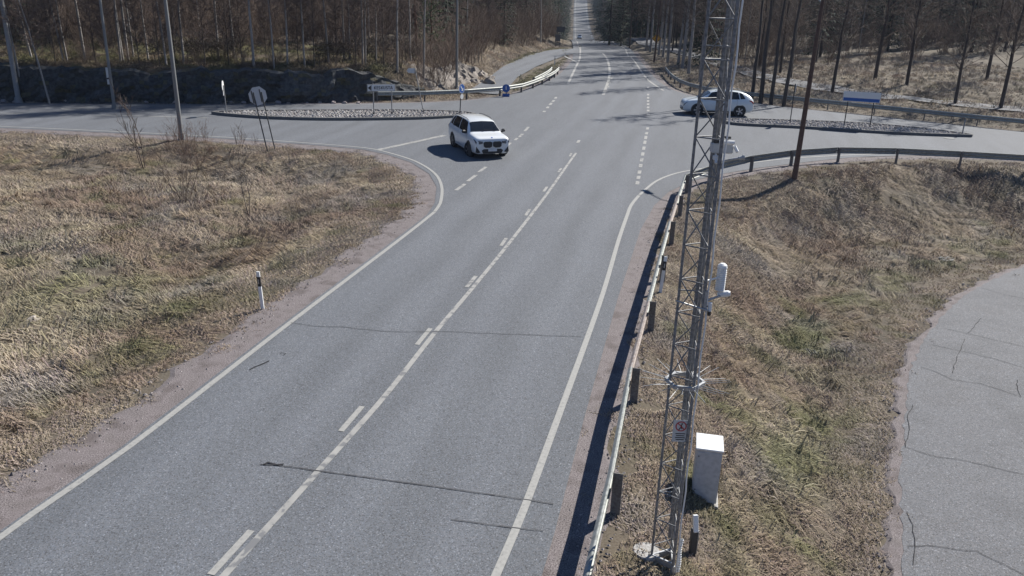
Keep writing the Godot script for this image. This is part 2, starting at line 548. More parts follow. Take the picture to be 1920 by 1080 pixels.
func make_ground() -> void:
	var xs := PackedFloat32Array()
	var zs := PackedFloat32Array()
	for x in [-1100.0, -800.0, -560.0, -400.0, -300.0, -230.0, -180.0, -145.0, -120.0, -100.0, -85.0, -73.0, -65.0]:
		xs.append(x)
	for i in GNX:
		xs.append(GX0 + i * GS)
	for x in [66.0, 72.0, 80.0, 92.0, 110.0, 135.0, 170.0, 220.0, 290.0, 400.0, 560.0, 800.0, 1100.0]:
		xs.append(x)
	for z in [300.0, 120.0, 60.0, 36.0, 24.0]:
		zs.append(z)
	for j in GNZ:
		zs.append(GZ0 - j * GS)
	var zz := -174.0
	while zz > -1400.0:
		zs.append(zz)
		zz -= 5.0 if zz > -650.0 else 50.0
	var nx := xs.size()
	var nz := zs.size()
	var v := PackedVector3Array()
	var c := PackedColorArray()
	v.resize(nx * nz)
	c.resize(nx * nz)
	for j in nz:
		for i in nx:
			var x := xs[i]
			var z := zs[j]
			var h := 0.0
			var reg := 5
			var d := 30.0
			var gi := i - 13
			var gj := j - 5
			if gi >= 0 and gi < GNX and gj >= 0 and gj < GNZ:
				h = g_h[gj * GNX + gi]
				reg = g_r[gj * GNX + gi]
				d = g_d[gj * GNX + gi]
			else:
				var s := survey(x, z)
				h = s[0]; d = s[1]; reg = s[2]
			v[j * nx + i] = Vector3(x, h, z)
			c[j * nx + i] = soil_colour(x, z, reg, d)
	var idx := PackedInt32Array()
	for j in nz - 1:
		for i in nx - 1:
			var a := j * nx + i
			idx.append_array(PackedInt32Array([a, a + nx, a + 1, a + 1, a + nx, a + nx + 1]))
	var n := PackedVector3Array()
	n.resize(nx * nz)
	for j in nz:
		for i in nx:
			var i0 := maxi(i - 1, 0)
			var i1 := mini(i + 1, nx - 1)
			var j0 := maxi(j - 1, 0)
			var j1 := mini(j + 1, nz - 1)
			n[j * nx + i] = (v[j1 * nx + i] - v[j0 * nx + i]).cross(v[j * nx + i0] - v[j * nx + i1]).normalized()
			if n[j * nx + i].y < 0:
				n[j * nx + i] = -n[j * nx + i]
	var arr := []
	arr.resize(Mesh.ARRAY_MAX)
	arr[Mesh.ARRAY_VERTEX] = v
	arr[Mesh.ARRAY_NORMAL] = n
	arr[Mesh.ARRAY_COLOR] = c
	arr[Mesh.ARRAY_INDEX] = idx
	var m := ArrayMesh.new()
	m.add_surface_from_arrays(Mesh.PRIMITIVE_TRIANGLES, arr)
	m.surface_set_material(0, M.soil)
	var o := part("ground", m, self)
	tag(o, "dry brown grassy ground of the verges and banks", "ground")
	structure(o)

# flat sheet from a polygon of (x, z)
func sheet(called: String, poly: PackedVector2Array, y: float, m: Material, parent: Node) -> MeshInstance3D:
	var mb := MB.new()
	var idx := Geometry2D.triangulate_polygon(poly)
	for i in range(0, idx.size(), 3):
		mb.tri(Vector3(poly[idx[i]].x, y, poly[idx[i]].y), Vector3(poly[idx[i + 1]].x, y, poly[idx[i + 1]].y), Vector3(poly[idx[i + 2]].x, y, poly[idx[i + 2]].y), Vector3.UP)
	for q in mb.v:
		mb.uv2.append(Vector2((0.977 * q.x + 0.215 * q.z + 14.0) / 16.0, (0.215 * q.x - 0.977 * q.z) / 48.0))
	return obj(called, mb, m, parent)

func smooth_line(pts: Array, step: float) -> PackedVector3Array:
	var cu := Curve3D.new()
	for i in pts.size():
		var p: Vector3 = pts[i]
		var a: Vector3 = pts[maxi(i - 1, 0)]
		var b: Vector3 = pts[mini(i + 1, pts.size() - 1)]
		var t := (b - a) / 6.0
		var l0 := minf(1.0, p.distance_to(a) / maxf(t.length() * 3.0, 0.001))
		var l1 := minf(1.0, p.distance_to(b) / maxf(t.length() * 3.0, 0.001))
		cu.add_point(p, -t * l0, t * l1)
	var out := PackedVector3Array()
	var n := maxi(1, int(ceil(cu.get_baked_length() / step)))
	for i in n + 1:
		out.append(cu.sample_baked(cu.get_baked_length() * i / n, true))
	return out

func side_of(line: PackedVector3Array, i: int) -> Vector3:
	var d := line[mini(i + 1, line.size() - 1)] - line[maxi(i - 1, 0)]
	d.y = 0
	return d.normalized().cross(Vector3.UP)

# ribbon of painted line lying 8 mm above the asphalt
func ribbon(called: String, pts: Array, width: float, m: Material, parent: Node, step := 1.0, lift := 0.008) -> MeshInstance3D:
	var line := smooth_line(pts, step)
	var mb := MB.new()
	for i in line.size() - 1:
		var a := side_of(line, i) * width * 0.5
		var b := side_of(line, i + 1) * width * 0.5
		var u := Vector3.UP * lift
		mb.quad(line[i] - a + u, line[i] + a + u, line[i + 1] + b + u, line[i + 1] - b + u, Vector3.UP)
	return obj(called, mb, m, parent)

func flat(a: Array) -> Array:
	var r := []
	for p in a:
		r.append(Vector3(p[0], 0, p[1]))
	return r

func px_line(a: Array) -> Array:
	var r := []
	for p in a:
		r.append(at_height(p[0], p[1], 0.0))
	return r

# gravel shoulder following an asphalt edge; sgn tells the outer side
func shoulder(parent: Node, edge: PackedVector2Array, width: float, sgn: float) -> void:
	var pts := []
	for p in edge:
		pts.append(Vector3(p.x, 0, p.y))
	var line := smooth_line(pts, 0.4)
	var mb := MB.new()
	var prev := []
	for i in line.size():
		var s := side_of(line, i) * sgn
		var w := width * (1.0 + 0.45 * noise2.get_noise_2d(line[i].x * 9, line[i].z * 9) + rng.randf_range(-0.08, 0.08))
		var row := []
		for k in 4:
			var t := float(k) / 3.0
			var q := line[i] + s * (w * t - 0.12)
			q.y = lerpf(-0.012, ground(q.x, q.z) + (0.03 if k < 3 else -0.05), smoothstep(0.0, 0.5, t)) if k > 0 else -0.006
			row.append(q)
		if i > 0:
			for k in 3:
				mb.quad(prev[k], row[k], row[k + 1], prev[k + 1], Vector3.UP)
		prev = row
	obj("gravel_shoulder", mb, M.gravel, parent)

func crack(parent: Node, pts: Array, width: float, y := 0.0, m: Material = null) -> void:
	var mb := MB.new()
	var prev: Vector3
	var line := PackedVector3Array()
	for i in pts.size() - 1:
		var a := at_height(pts[i][0], pts[i][1], y)
		var b := at_height(pts[i + 1][0], pts[i + 1][1], y)
		var n := maxi(1, int(a.distance_to(b) / 0.16))
		for k in n:
			line.append(a.lerp(b, float(k) / n) + Vector3(rng.randf_range(-1, 1), 0, rng.randf_range(-1, 1)) * (0.004 if m else 0.02))
	line.append(at_height(pts[-1][0], pts[-1][1], y))
	for i in line.size() - 1:
		var a := side_of(line, i) * width * 0.5 * rng.randf_range(0.6, 1.1)
		var b := side_of(line, i + 1) * width * 0.5 * rng.randf_range(0.6, 1.1)
		var u := Vector3.UP * 0.0125
		mb.quad(line[i] - a + u, line[i] + a + u, line[i + 1] + b + u, line[i + 1] - b + u, Vector3.UP)
	obj("crack", mb, m if m else M.crack, parent)

func make_road() -> void:
	var road := sheet("road", asphalt_poly, 0.0, M.asphalt, self)
	tag(road, "grey asphalt road and junction with white painted lines", "road")
	structure(road)
	# the road beyond the junction, over the crest and up the far hill
	var mb := MB.new()
	var z := -127.9
	while z > -1000.0:
		var z2 := z - 5.0
		var y := table(ROAD_Y, z)
		var y2 := table(ROAD_Y, z2)
		var x := table(ROAD_X, z)
		var x2 := table(ROAD_X, z2)
		mb.quad(Vector3(x - 4.4, y - 0.002, z), Vector3(x + 4.4, y - 0.002, z), Vector3(x2 + 4.4, y2 - 0.002, z2), Vector3(x2 - 4.4, y2 - 0.002, z2), Vector3.UP)
		z = z2
	obj("far_carriageway", mb, M.asphalt, road)
	for sx in [-3.5, 3.5]:
		var pts := []
		z = -126.0
		while z > -800.0:
			pts.append(Vector3(table(ROAD_X, z) + sx, table(ROAD_Y, z), z))
			z -= 12.0
		ribbon("edge_line", pts, 0.16, M.paint, road, 12.0, 0.012)
	# shoulders
	shoulder(road, E_LEFT, 1.35, -1.0)
	shoulder(road, E_RIGHT, 1.15, 1.0)
	shoulder(road, E_FARLEFT, 1.0, -1.0)
	shoulder(road, E_FARRIGHT, 1.0, -1.0)
	# painted lines
	ribbon("edge_line", flat([[-12.8, 16], [-7.17, -9.7], [-6.47, -12.18], [-5.22, -17.98], [-4.02, -23.32], [-3.3, -26.6], [-2.87, -28.7]]), 0.125, M.paint, road)
	ribbon("corner_line", flat([[-2.87, -28.75], [-2.79, -30.1], [-2.99, -32.8], [-3.53, -35.35], [-4.64, -37.83], [-6.03, -39.63], [-7.4, -40.85], [-9.98, -41.62], [-15.84, -42.83], [-21.7, -43.45], [-27.6, -43.92], [-45, -45]]), 0.12, M.paint, road, 0.6)
	ribbon("edge_line", flat([[-6.0, 16], [-0.42, -8], [-0.1, -9.21], [0.29, -10.77], [0.91, -13.57], [2.37, -20.32], [3.44, -25.82], [4.1, -29.0], [4.45, -30.6], [4.98, -32.3]]), 0.125, M.paint, road, 0.6)
	ribbon("corner_line", flat([[5.02, -32.4], [6.1, -35.11], [7.24, -36.9], [8.54, -38.1], [11.22, -39.9], [14.47, -41.9], [21.06, -44.25], [27.45, -44.7], [38, -42.9]]), 0.12, M.paint, road, 0.6)
	var mid := []
	for p in [[420, 1080], [600, 880], [720, 745], [817, 622], [878, 550], [950, 462], [1024, 366], [1060, 315], [1080, 287]]:
		mid.append(at_height(p[0], p[1], 0.0))
	mid.push_front(mid[0] + (mid[0] - mid[2]).normalized() * 14.0)
	ribbon("centre_line", mid, 0.115, M.paint_worn, road)
	for d in [[395, 1078, 471, 995], [639, 809, 679, 762.3], [781.7, 646.7, 807, 616], [875, 538.6, 892.2, 517.8], [939.4, 461.1, 949.2, 446.7], [985.6, 404.4, 993, 392.5], [1019.4, 359.4, 1025.8, 350.3], [1047.2, 322.8, 1052.2, 315.6], [1068.6, 293.3, 1071.4, 287.5]]:
		ribbon("centre_dash", px_line([[d[0], d[1]], [d[2], d[3]]]), 0.11, M.paint if d[1] > 600 else M.paint_worn, road)
	for d in [[855, 357, 872, 345], [877, 340, 893, 328], [898, 323, 911, 313], [948, 276, 957, 268], [966, 263, 970, 259], [974, 257, 980, 251], [984, 246, 991, 238], [1083, 268, 1086, 263]]:
		ribbon("lane_dash", px_line([[d[0], d[1]], [d[2], d[3]]]), 0.16, M.paint_worn, road)
	for d in [[1020, 210, 1021, 208], [1026, 203, 1028, 200], [1031, 197, 1034, 193], [1036, 191, 1039, 188], [1041, 185, 1043, 182]]:
		ribbon("lane_dash", px_line([[d[0], d[1]], [d[2], d[3]]]), 0.2, M.paint, road)
	for y in [346, 336, 326, 314, 303, 292, 281, 270, 261, 252, 243]:
		var x := lerpf(1194, 1214, clampf((350.0 - y) / 110.0, 0, 1))
		ribbon("lane_dash", px_line([[x, y], [x + 1.2, y - (6 if y > 260 else 4)]]), 0.16, M.paint_worn if y > 300 else M.paint, road)
	for y in [216, 209, 203, 197, 191, 185, 179, 166]:
		ribbon("lane_dash", px_line([[1215, y], [1215.4, y - 3]]), 0.18, M.paint, road)
	ribbon("give_way_line", px_line([[709, 281], [760, 270], [833, 254]]), 0.3, M.paint_worn, road)
	ribbon("edge_line", px_line([[0, 196.5], [200, 198], [400, 199.5], [500, 199], [700, 196]]), 0.1, M.paint, road)
	ribbon("middle_line", px_line([[0, 212], [200, 216], [350, 220], [388, 221]]), 0.14, M.paint, road)
	# round painted speed roundel on the side road
	var ring := []
	for k in 25:
		var g := TAU * k / 24.0
		ring.append(Vector3(-25.6 + 2.5 * cos(g), 0, -51.15 + 0.62 * sin(g) - 0.1 * cos(g)))
	ribbon("painted_roundel", ring, 0.14, M.paint, road, 0.3)
	ribbon("painted_numeral", flat([[-26.8, -51.0], [-25.6, -51.15], [-24.2, -51.3]]), 0.16, M.paint_worn, road)
	# the far road's lines
	ribbon("edge_line", px_line([[1065, 157], [1080, 125], [1087, 110], [1088, 90], [1086.5, 84]]) + [Vector3(9.3, 0, -131)], 0.22, M.paint, road)
	ribbon("centre_line", px_line([[1131, 178], [1141, 150], [1143, 130], [1138, 110], [1130, 100]]), 0.24, M.paint, road)
	for y in [172, 164, 156, 148]:
		ribbon("lane_dash", px_line([[1134.5 + (178 - y) * 0.38, y], [1135.2 + (178 - y) * 0.38, y - 2.5]]), 0.2, M.paint, road)
	ribbon("edge_line", px_line([[1244, 170], [1215, 150], [1200, 130], [1190, 115], [1183, 107]]), 0.2, M.paint, road)
	ribbon("edge_line", flat([[14.6, -114], [15.2, -120], [15.8, -127]]), 0.16, M.paint, road)
	ribbon("gore_line", px_line([[1068, 94], [1060, 97], [1057, 101], [1060, 106], [1072, 112], [1084, 118]]), 0.3, M.paint, road, 0.6)
	# cracks and tar seams
	crack(road, [[545, 606], [590, 612], [640, 613], [700, 620], [760, 623], [830, 622], [930, 626], [1090, 632]], 0.016)
	crack(road, [[490, 870], [515, 872], [560, 878], [600, 884]], 0.022)
	crack(road, [[600, 884], [830, 915], [990, 938], [1038, 946]], 0.022, 0.0, M.crack_tar)
	crack(road, [[845, 975], [865, 977], [960, 990], [1020, 996]], 0.02, 0.0, M.crack_tar)
	crack(road, [[495, 872], [500, 868], [520, 873], [532, 871]], 0.04)
	crack(road, [[468, 694], [480, 688], [495, 682], [505, 677]], 0.035)
	crack(road, [[526, 664], [530, 661], [535, 664], [531, 667]], 0.02)

	# footpath low on the right
	var ragged := PackedVector2Array()
	var lpts := []
	for p in LOW_PATH:
		lpts.append(Vector3(p.x, 0, p.y))
	var ll := smooth_line(lpts, 0.22)
	for i in ll.size():
		var s := side_of(ll, i) * (0.09 * noise2.get_noise_2d(ll[i].x * 30.0, ll[i].z * 30.0) + rng.randf_range(-0.025, 0.025))
		ragged.append(Vector2(ll[i].x + s.x, ll[i].z + s.z))
	for i in range(LOW_PATH.size(), low_poly.size()):
		ragged.append(low_poly[i])
	var low := sheet("low_path", ragged, LOW_H, M.asphalt_path, self)
	tag(low, "pale cracked asphalt footpath curving below the bank", "path")
	structure(low)
	for c in [[[1696, 838], [1720, 846], [1760, 858], [1810, 864], [1850, 874], [1920, 890]], [[1702, 1024], [1740, 1024], [1790, 1030], [1830, 1034], [1880, 1058], [1920, 1078]], [[1772, 617], [1816, 626], [1920, 650]], [[1816, 625], [1826, 612], [1840, 597]], [[1748, 647], [1800, 658], [1860, 672], [1920, 690]], [[1810, 636], [1802, 655], [1794, 668], [1786, 700]], [[1725, 688], [1760, 700], [1783, 712], [1840, 720], [1915, 745]], [[1712, 760], [1702, 780], [1706, 800], [1698, 838]], [[1700, 960], [1710, 985], [1716, 1020], [1712, 1060]], [[1840, 540], [1880, 552], [1920, 560]], [[1906, 712], [1908, 730], [1914, 744]]]:
		crack(low, c, 0.015, LOW_H)
	var rev := LOW_PATH.duplicate()
	var pts := []
	for p in rev:
		pts.append(Vector3(p.x, LOW_H, p.y))
	var line := smooth_line(pts, 0.3)
	var gm := MB.new()
	var prev := []
	for i in line.size():
		var s := -side_of(line, i)
		var w := 0.36 * (1.0 + 1.1 * noise2.get_noise_2d(line[i].x * 16, line[i].z * 16) + rng.randf_range(-0.15, 0.15))
		var row := [line[i] - s * 0.1 + Vector3(0, -0.006, 0)]
		for k in [0.5, 1.0]:
			var q: Vector3 = line[i] + s * w * k
			q.y = ground(q.x, q.z) + (0.045 if k < 1 else -0.04)
			row.append(q)
		if i > 0:
			for k in 2:
				gm.quad(prev[k], row[k], row[k + 1], prev[k + 1], Vector3.UP)
		prev = row
	obj("gravel_edge", gm, M.gravel, low)

	# footpath up the slope beyond the junction
	var fp := sheet("hill_path", PackedVector2Array([Vector2(-1.6, -65.5), Vector2(-0.9, -70), Vector2(-0.1, -80), Vector2(1.9, -92.8), Vector2(4.3, -104), Vector2(6.0, -111.5), Vector2(7.6, -116), Vector2(7.9, -127), Vector2(5.6, -124.5), Vector2(3.9, -120.5), Vector2(0.9, -109), Vector2(-1.7, -91.7), Vector2(-2.8, -78), Vector2(-3.6, -71), Vector2(-4.1, -66.5)]), 0.03, M.asphalt, self)
	tag(fp, "grey footpath climbing beside the far road behind the guardrail", "path")
	structure(fp)
	# cycle path behind the roadside birches
	var cp := MB.new()
	var cl := smooth_line([Vector3(20.5, 0, -150), Vector3(21.65, 0, -135), Vector3(23.5, 0, -119), Vector3(24, 0, -107), Vector3(24.6, 0, -91), Vector3(26.5, 0, -78), Vector3(31, 0, -70), Vector3(42, 0, -62), Vector3(70, 0, -48)], 1.5)
	for i in cl.size() - 1:
		var a := side_of(cl, i) * 1.6
		var b := side_of(cl, i + 1) * 1.6
		var q := [cl[i] - a, cl[i] + a, cl[i + 1] + b, cl[i + 1] - b]
		for k in 4:
			q[k].y = ground(q[k].x, q[k].z) + 0.12
		cp.quad(q[0], q[1], q[2], q[3], Vector3.UP)
	var co := obj("cycle_path", cp, M.asphalt_path, self)
	tag(co, "pale cycle path running behind the roadside birches", "path")
	structure(co)

# ------------------------------------------------------------------ islands, guardrails
func island(outline: Array, label: String) -> void:
	var pts := flat(outline)
	pts.append(pts[0])
	var line := smooth_line(pts, 0.5)
	var poly := PackedVector2Array()
	var root := thing("traffic_island", label, "traffic island")
	var kerb := MB.new()
	var inner := PackedVector2Array()
	var cen := Vector3.ZERO
	for p in line:
		cen += p / line.size()
	var n := line.size() - 1
	var ins := []
	for i in n:
		var s := side_of(line, i)
		if i == 0:
			s = (line[1] - line[n - 1]).normalized().cross(Vector3.UP)
		if s.dot(cen - line[i]) < 0:
			s = -s
		ins.append(line[i] + s * 0.16)
		inner.append(Vector2(ins[i].x, ins[i].z))
	for i in n:
		var a := line[i]
		var b := line[(i + 1) % n]
		var c: Vector3 = ins[i]
		var d: Vector3 = ins[(i + 1) % n]
		var u := Vector3.UP * 0.17
		var e := (a - c) * 0.12
		kerb.quad(a, b, b + u * 0.85, a + u * 0.85, a - c)
		kerb.quad(a + u * 0.85, b + u * 0.85, b + u - e, a + u - e, a - c + u)
		kerb.quad(a + u - e, b + u - e, d + u, c + u, Vector3.UP)
		kerb.quad(c + u, d + u, d, c, c - a)
	obj("kerb", kerb, M.kerb_stone, root)
	var bed := MB.new()
	var idx := Geometry2D.triangulate_polygon(inner)
	for i in range(0, idx.size(), 3):
		bed.tri(Vector3(inner[idx[i]].x, 0.1, inner[idx[i]].y), Vector3(inner[idx[i + 1]].x, 0.1, inner[idx[i + 1]].y), Vector3(inner[idx[i + 2]].x, 0.1, inner[idx[i + 2]].y), Vector3.UP)
	obj("stone_bed", bed, M.gravel, root)
	# loose field stones set in the bed
	var st := MB.new()
	var lo := Vector2(1e9, 1e9)
	var hi := -lo
	for p in inner:
		lo = lo.min(p)
		hi = hi.max(p)
	var cx := lo.x
	while cx < hi.x:
		var cz := lo.y
		while cz < hi.y:
			var p := Vector2(cx, cz) + Vector2(rng.randf_range(-.06, .06), rng.randf_range(-.06, .06))
			if Geometry2D.is_point_in_polygon(p, inner):
				var g := rng.randf_range(0.16, 0.4)
				st.col = Color(g, g * 0.96, g * 0.93)
				var r := rng.randf_range(0.07, 0.13)
				var top := Vector3(p.x, 0.1 + r * rng.randf_range(0.5, 1.0), p.y)
				var k := 5
				var ph := rng.randf() * TAU
				for q in k:
					var g0 := ph + TAU * q / k
					var g1 := ph + TAU * (q + 1) / k
					var a := Vector3(p.x + cos(g0) * r, 0.09, p.y + sin(g0) * r)
					var b := Vector3(p.x + cos(g1) * r, 0.09, p.y + sin(g1) * r)
					var a2 := a.lerp(top, 0.45) + Vector3.UP * r * 0.25
					var b2 := b.lerp(top, 0.45) + Vector3.UP * r * 0.25
					st.quad(a, b, b2, a2, (a + b) * 0.5 - Vector3(p.x, 0, p.y))
					st.tri(a2, b2, top, Vector3.UP)
			cz += 0.23
		cx += 0.23
	var so := obj("field_stones", st, M.stone, root)
	so.set_meta("kind", "stuff")

func w_beam(a: Vector3, b: Vector3, face: Vector3, parent: Node, m: Material) -> void:
	# W profile: (out from the face, height)
	var prof := [Vector2(0.0, -0.155), Vector2(0.012, -0.15), Vector2(0.055, -0.11), Vector2(0.055, -0.06), Vector2(0.012, -0.015), Vector2(0.012, 0.015), Vector2(0.055, 0.06), Vector2(0.055, 0.11), Vector2(0.012, 0.15), Vector2(0.0, 0.155)]
	var mb := MB.new()
	for i in prof.size() - 1:
		var p: Vector2 = prof[i]
		var q: Vector2 = prof[i + 1]
		var nn := face * (q.y - p.y) + Vector3.UP * (p.x - q.x)
		for th in [0.0, -0.006]:
			var off: Vector3 = face * th
			mb.quad(a + face * p.x + Vector3.UP * p.y + off, b + face * p.x + Vector3.UP * p.y + off, b + face * q.x + Vector3.UP * q.y + off, a + face * q.x + Vector3.UP * q.y + off, nn if th == 0.0 else -nn)
	for s in [0.155, -0.155]:
		var u: Vector3 = Vector3.UP * s
		mb.quad(a + u, b + u, b + u - face * 0.022, a + u - face * 0.022, Vector3(0, s, 0))
		mb.quad(a + u - face * 0.022, b + u - face * 0.022, b + u * 0.9 - face * 0.026, a + u * 0.9 - face * 0.026, -face)
	obj("rail", mb, m, parent)

func guardrail(pts: Array, flip: float, label: String, spacing := 4.0, top := 0.72, skip_posts := false) -> Node3D:
	var root := thing("guardrail", label, "guardrail")
	var fine := smooth_line(pts, spacing)
	var post := MB.new()
	# sigma post: a folded steel section
	for q in [[Vector3(0.15, 0, 0.012), Vector3(0, 0, 0)], [Vector3(0.012, 0, 0.06), Vector3(-0.07, 0, 0.03)], [Vector3(0.012, 0, 0.06), Vector3(0.07, 0, 0.03)]]:
		post.box(q[0] + Vector3(0, 1.15, 0), Transform3D(Basis.IDENTITY, q[1] + Vector3(0, -0.575 + 0.1, 0)))
	var pm := post.mesh(M.post_steel)
	for i in fine.size():
		var p := fine[i]
		var side := side_of(fine, i) * flip
		var g := ground(p.x, p.z)
		if not skip_posts or i % 2 == 0:
			var t := Transform3D(Basis(side, Vector3.UP, side.cross(Vector3.UP)), Vector3(p.x, top - 0.12, p.z) - side * 0.105)
			part("post", pm, root, t)
		if i > 0:
			var f := (side + side_of(fine, i - 1) * flip).normalized()
			var a := Vector3(fine[i - 1].x, top - 0.16, fine[i - 1].z)
			var b := Vector3(p.x, top - 0.16, p.z)
			w_beam(a, b, f, root, M.rail_steel_rusty if skip_posts == false and pts.size() == 10 and pts[0].z > 0 and i % 3 == 1 else M.rail_steel)
	return root

func make_rails() -> void:
	guardrail([Vector3(-2.5, 0, 8.0), Vector3(-0.5, 0, -1.0), Vector3(1.0, 0, -8.37), Vector3(1.57, 0, -10.68), Vector3(2.35, 0, -14.47), Vector3(3.05, 0, -17.4), Vector3(4.26, 0, -22.5), Vector3(5.5, 0, -27.6), Vector3(6.35, 0, -30.8), Vector3(6.95, 0, -33.2)], -1.0, "long steel guardrail along the near road edge beside the lattice mast")
	guardrail([Vector3(6.98, 0, -33.3), Vector3(8.4, 0, -35.4), Vector3(10.0, 0, -37.2), Vector3(12.4, 0, -39.3), Vector3(15.7, 0, -41.1), Vector3(19, 0, -41.5), Vector3(22, 0, -41.2), Vector3(25, 0, -40.7), Vector3(31, 0, -39), Vector3(40, 0, -36)], -1.0, "curved steel guardrail round the corner behind the brown wooden pole", 3.3)
	guardrail([Vector3(-9.9, 0, -59.0), Vector3(-6.3, 0, -60.4), Vector3(-2.9, 0, -62.8), Vector3(-0.2, 0, -66.2), Vector3(1.5, 0, -71.4), Vector3(2.6, 0, -76), Vector3(3.4, 0, -80), Vector3(4.0, 0, -84.5)], 1.0, "steel guardrail bending past the blue signs below the rock slope", 3.6)
	guardrail([Vector3(1.4, 0, -73.0), Vector3(2.2, 0, -77), Vector3(2.9, 0, -81), Vector3(3.3, 0, -84.5)], 1.0, "short doubled length of guardrail along the grass wedge by the footpath", 2.4)
	guardrail([Vector3(15.4, 0, -89), Vector3(14.6, 0, -80.5), Vector3(14.5, 0, -74), Vector3(15.4, 0, -69.4), Vector3(17.4, 0, -67.0), Vector3(19.8, 0, -65.1), Vector3(24.6, 0, -61.2), Vector3(27.6, 0, -58.9), Vector3(31.5, 0, -55.8), Vector3(36, 0, -53), Vector3(46, 0, -48.6)], 1.0, "steel guardrail round the corner in front of the roadside birches", 3.4)

# ------------------------------------------------------------------ mast with weather station
func make_mast() -> void:
	var base := on_ground(1246, 1056)
	var root := thing("lattice_mast", "tall triangular galvanised lattice mast standing on the bank behind the guardrail", "mast", base)
	var R := 0.195
	var H := 9.6
	var legs := []
	for k in 3:
		var g := deg_to_rad(185.0 + 120.0 * k)
		legs.append(Vector3(cos(g) * R, 0, sin(g) * R))
	for k in 3:
		var mb := MB.new()
		mb.tube(legs[k] + Vector3.UP * -0.1, legs[k] + Vector3.UP * H, 0.018 if k == 0 else 0.022, 0.018 if k == 0 else 0.022, 10, true)
		obj("leg", mb, M.mast_steel, root)
	var side: float = legs[0].distance_to(legs[1])
	var step := 0.45
	var bar := MB.new()
	bar.tube(Vector3.ZERO, Vector3.RIGHT * side, 0.0085, 0.0085, 6)
	var barm := bar.mesh(M.mast_steel)
	var dia := MB.new()
	dia.tube(Vector3.ZERO, Vector3.RIGHT * sqrt(side * side + step * step), 0.0085, 0.0085, 6)
	var diam := dia.mesh(M.mast_steel)
	var y := 0.3
	var lev := 0
	while y < H - 0.2:
		for k in 3:
			var a: Vector3 = legs[k]
			var b: Vector3 = legs[(k + 1) % 3]
			var e := (b - a).normalized()
			part("crossbar", barm, root, Transform3D(Basis(e, Vector3.UP, e.cross(Vector3.UP)), a + Vector3.UP * y))
			if y + step < H:
				var up := (lev + k) % 2 == 0
				var f := (b + Vector3.UP * step - a) if up else (b - a - Vector3.UP * step)
				f = f.normalized()
				var w := f.cross(Vector3.UP).normalized()
				part("diagonal", diam, root, Transform3D(Basis(f, w.cross(f), w), a + Vector3.UP * (y if up else y + step)))
		y += step
		lev += 1
	var pipe := MB.new()
	pipe.tube(Vector3(0.03, 0.45, 0.0), Vector3(0.03, H - 0.3, 0.0), 0.027, 0.027, 12, true)
	obj("inner_pipe", pipe, M.mast_steel, root)
	for q in 3:
		var s := MB.new()
		for k in 3:
			s.tube(Vector3(0.03, 1.2 + q * 3.0, 0), legs[k] + Vector3.UP * (1.2 + q * 3.0), 0.009, 0.009, 6)
		obj("pipe_bracket", s, M.galvanised_dull, root)
	var cab := MB.new()
	var prev: Vector3 = legs[2] + Vector3(0.045, 0.0, 0.02)
	for k in 40:
		var yy := 9.0 * (k + 1) / 40.0
		var nx: Vector3 = legs[2] + Vector3(0.045 + 0.008 * sin(k * 1.7), yy, 0.02 + 0.008 * cos(k * 2.3))
		cab.tube(prev, nx, 0.011, 0.011, 6)
		prev = nx
	obj("cable", cab, M.white_plastic, root)
	var fr := MB.new()
	for k in 3:
		fr.tube(legs[k] + Vector3(0, -0.12, 0), legs[k] + Vector3(0, 0.1, 0), 0.036, 0.032, 10, true)
		var a: Vector3 = legs[k] + Vector3.UP * 0.09
		var b: Vector3 = legs[(k + 1) % 3] + Vector3.UP * 0.09
		var e := (b - a).normalized()
		fr.box(Vector3(side, 0.1, 0.03), Transform3D(Basis(e, Vector3.UP, e.cross(Vector3.UP)), (a + b) * 0.5), 0.004)
	obj("base_frame", fr, M.galvanised, root)
	var hp := base + Vector3(-0.26, 0.0, -0.12)
	var con := MB.new()
	con.lathe([Vector2(0, -0.35), Vector2(0.2, -0.35), Vector2(0.2, 0.11), Vector2(0.185, 0.13), Vector2(0, 0.13)], 20)
	var cf := obj("concrete_footing", con, M.concrete, self, Transform3D(Basis.IDENTITY, Vector3(hp.x, base.y, hp.z)))
	tag(cf, "round concrete footing beside the foot of the lattice mast", "footing")

	var mid := base
	# helper: a point level with the mast axis for a picture row
	var zc := base.z
	# climbing guard with spikes
	var cg_y := at_z(1298, 715, zc).y
	var cg := thing("climbing_guard", "collar of radiating steel spikes clamped round the mast", "climbing guard", Vector3(base.x, cg_y, base.z))
	var ring := MB.new()
	for k in 6:
		var g0 := TAU * k / 6.0 + 0.2
		var g1 := TAU * (k + 1) / 6.0 + 0.2
		var a := Vector3(cos(g0), 0, sin(g0)) * 0.25
		var b := Vector3(cos(g1), 0, sin(g1)) * 0.25
		var e := (b - a).normalized()
		ring.box(Vector3(a.distance_to(b) + 0.02, 0.055, 0.035), Transform3D(Basis(e, Vector3.UP, e.cross(Vector3.UP)), (a + b) * 0.5), 0.004)
	obj("collar", ring, M.galvanised, cg)
	var clampm := MB.new()
	for k in 3:
		clampm.tube(legs[k], legs[k].normalized() * 0.24, 0.014, 0.014, 6)
	obj("clamp", clampm, M.galvanised_dull, cg)
	var sp := MB.new()
	sp.tube(Vector3.ZERO, Vector3.RIGHT * 0.36, 0.005, 0.003, 6, true)
	var spm := sp.mesh(M.galvanised)
	for k in 24:
		var g := TAU * k / 24.0
		var d := Vector3(cos(g), 0.16 * sin(k * 2.1) + 0.1, sin(g)).normalized()
		var w := d.cross(Vector3.UP).normalized()
		part("spike", spm, cg, Transform3D(Basis(d, w.cross(d), w), Vector3(cos(g), 0, sin(g)) * 0.24))

	# warning plate
	var wp := at_z(1276, 808, zc + 0.16)
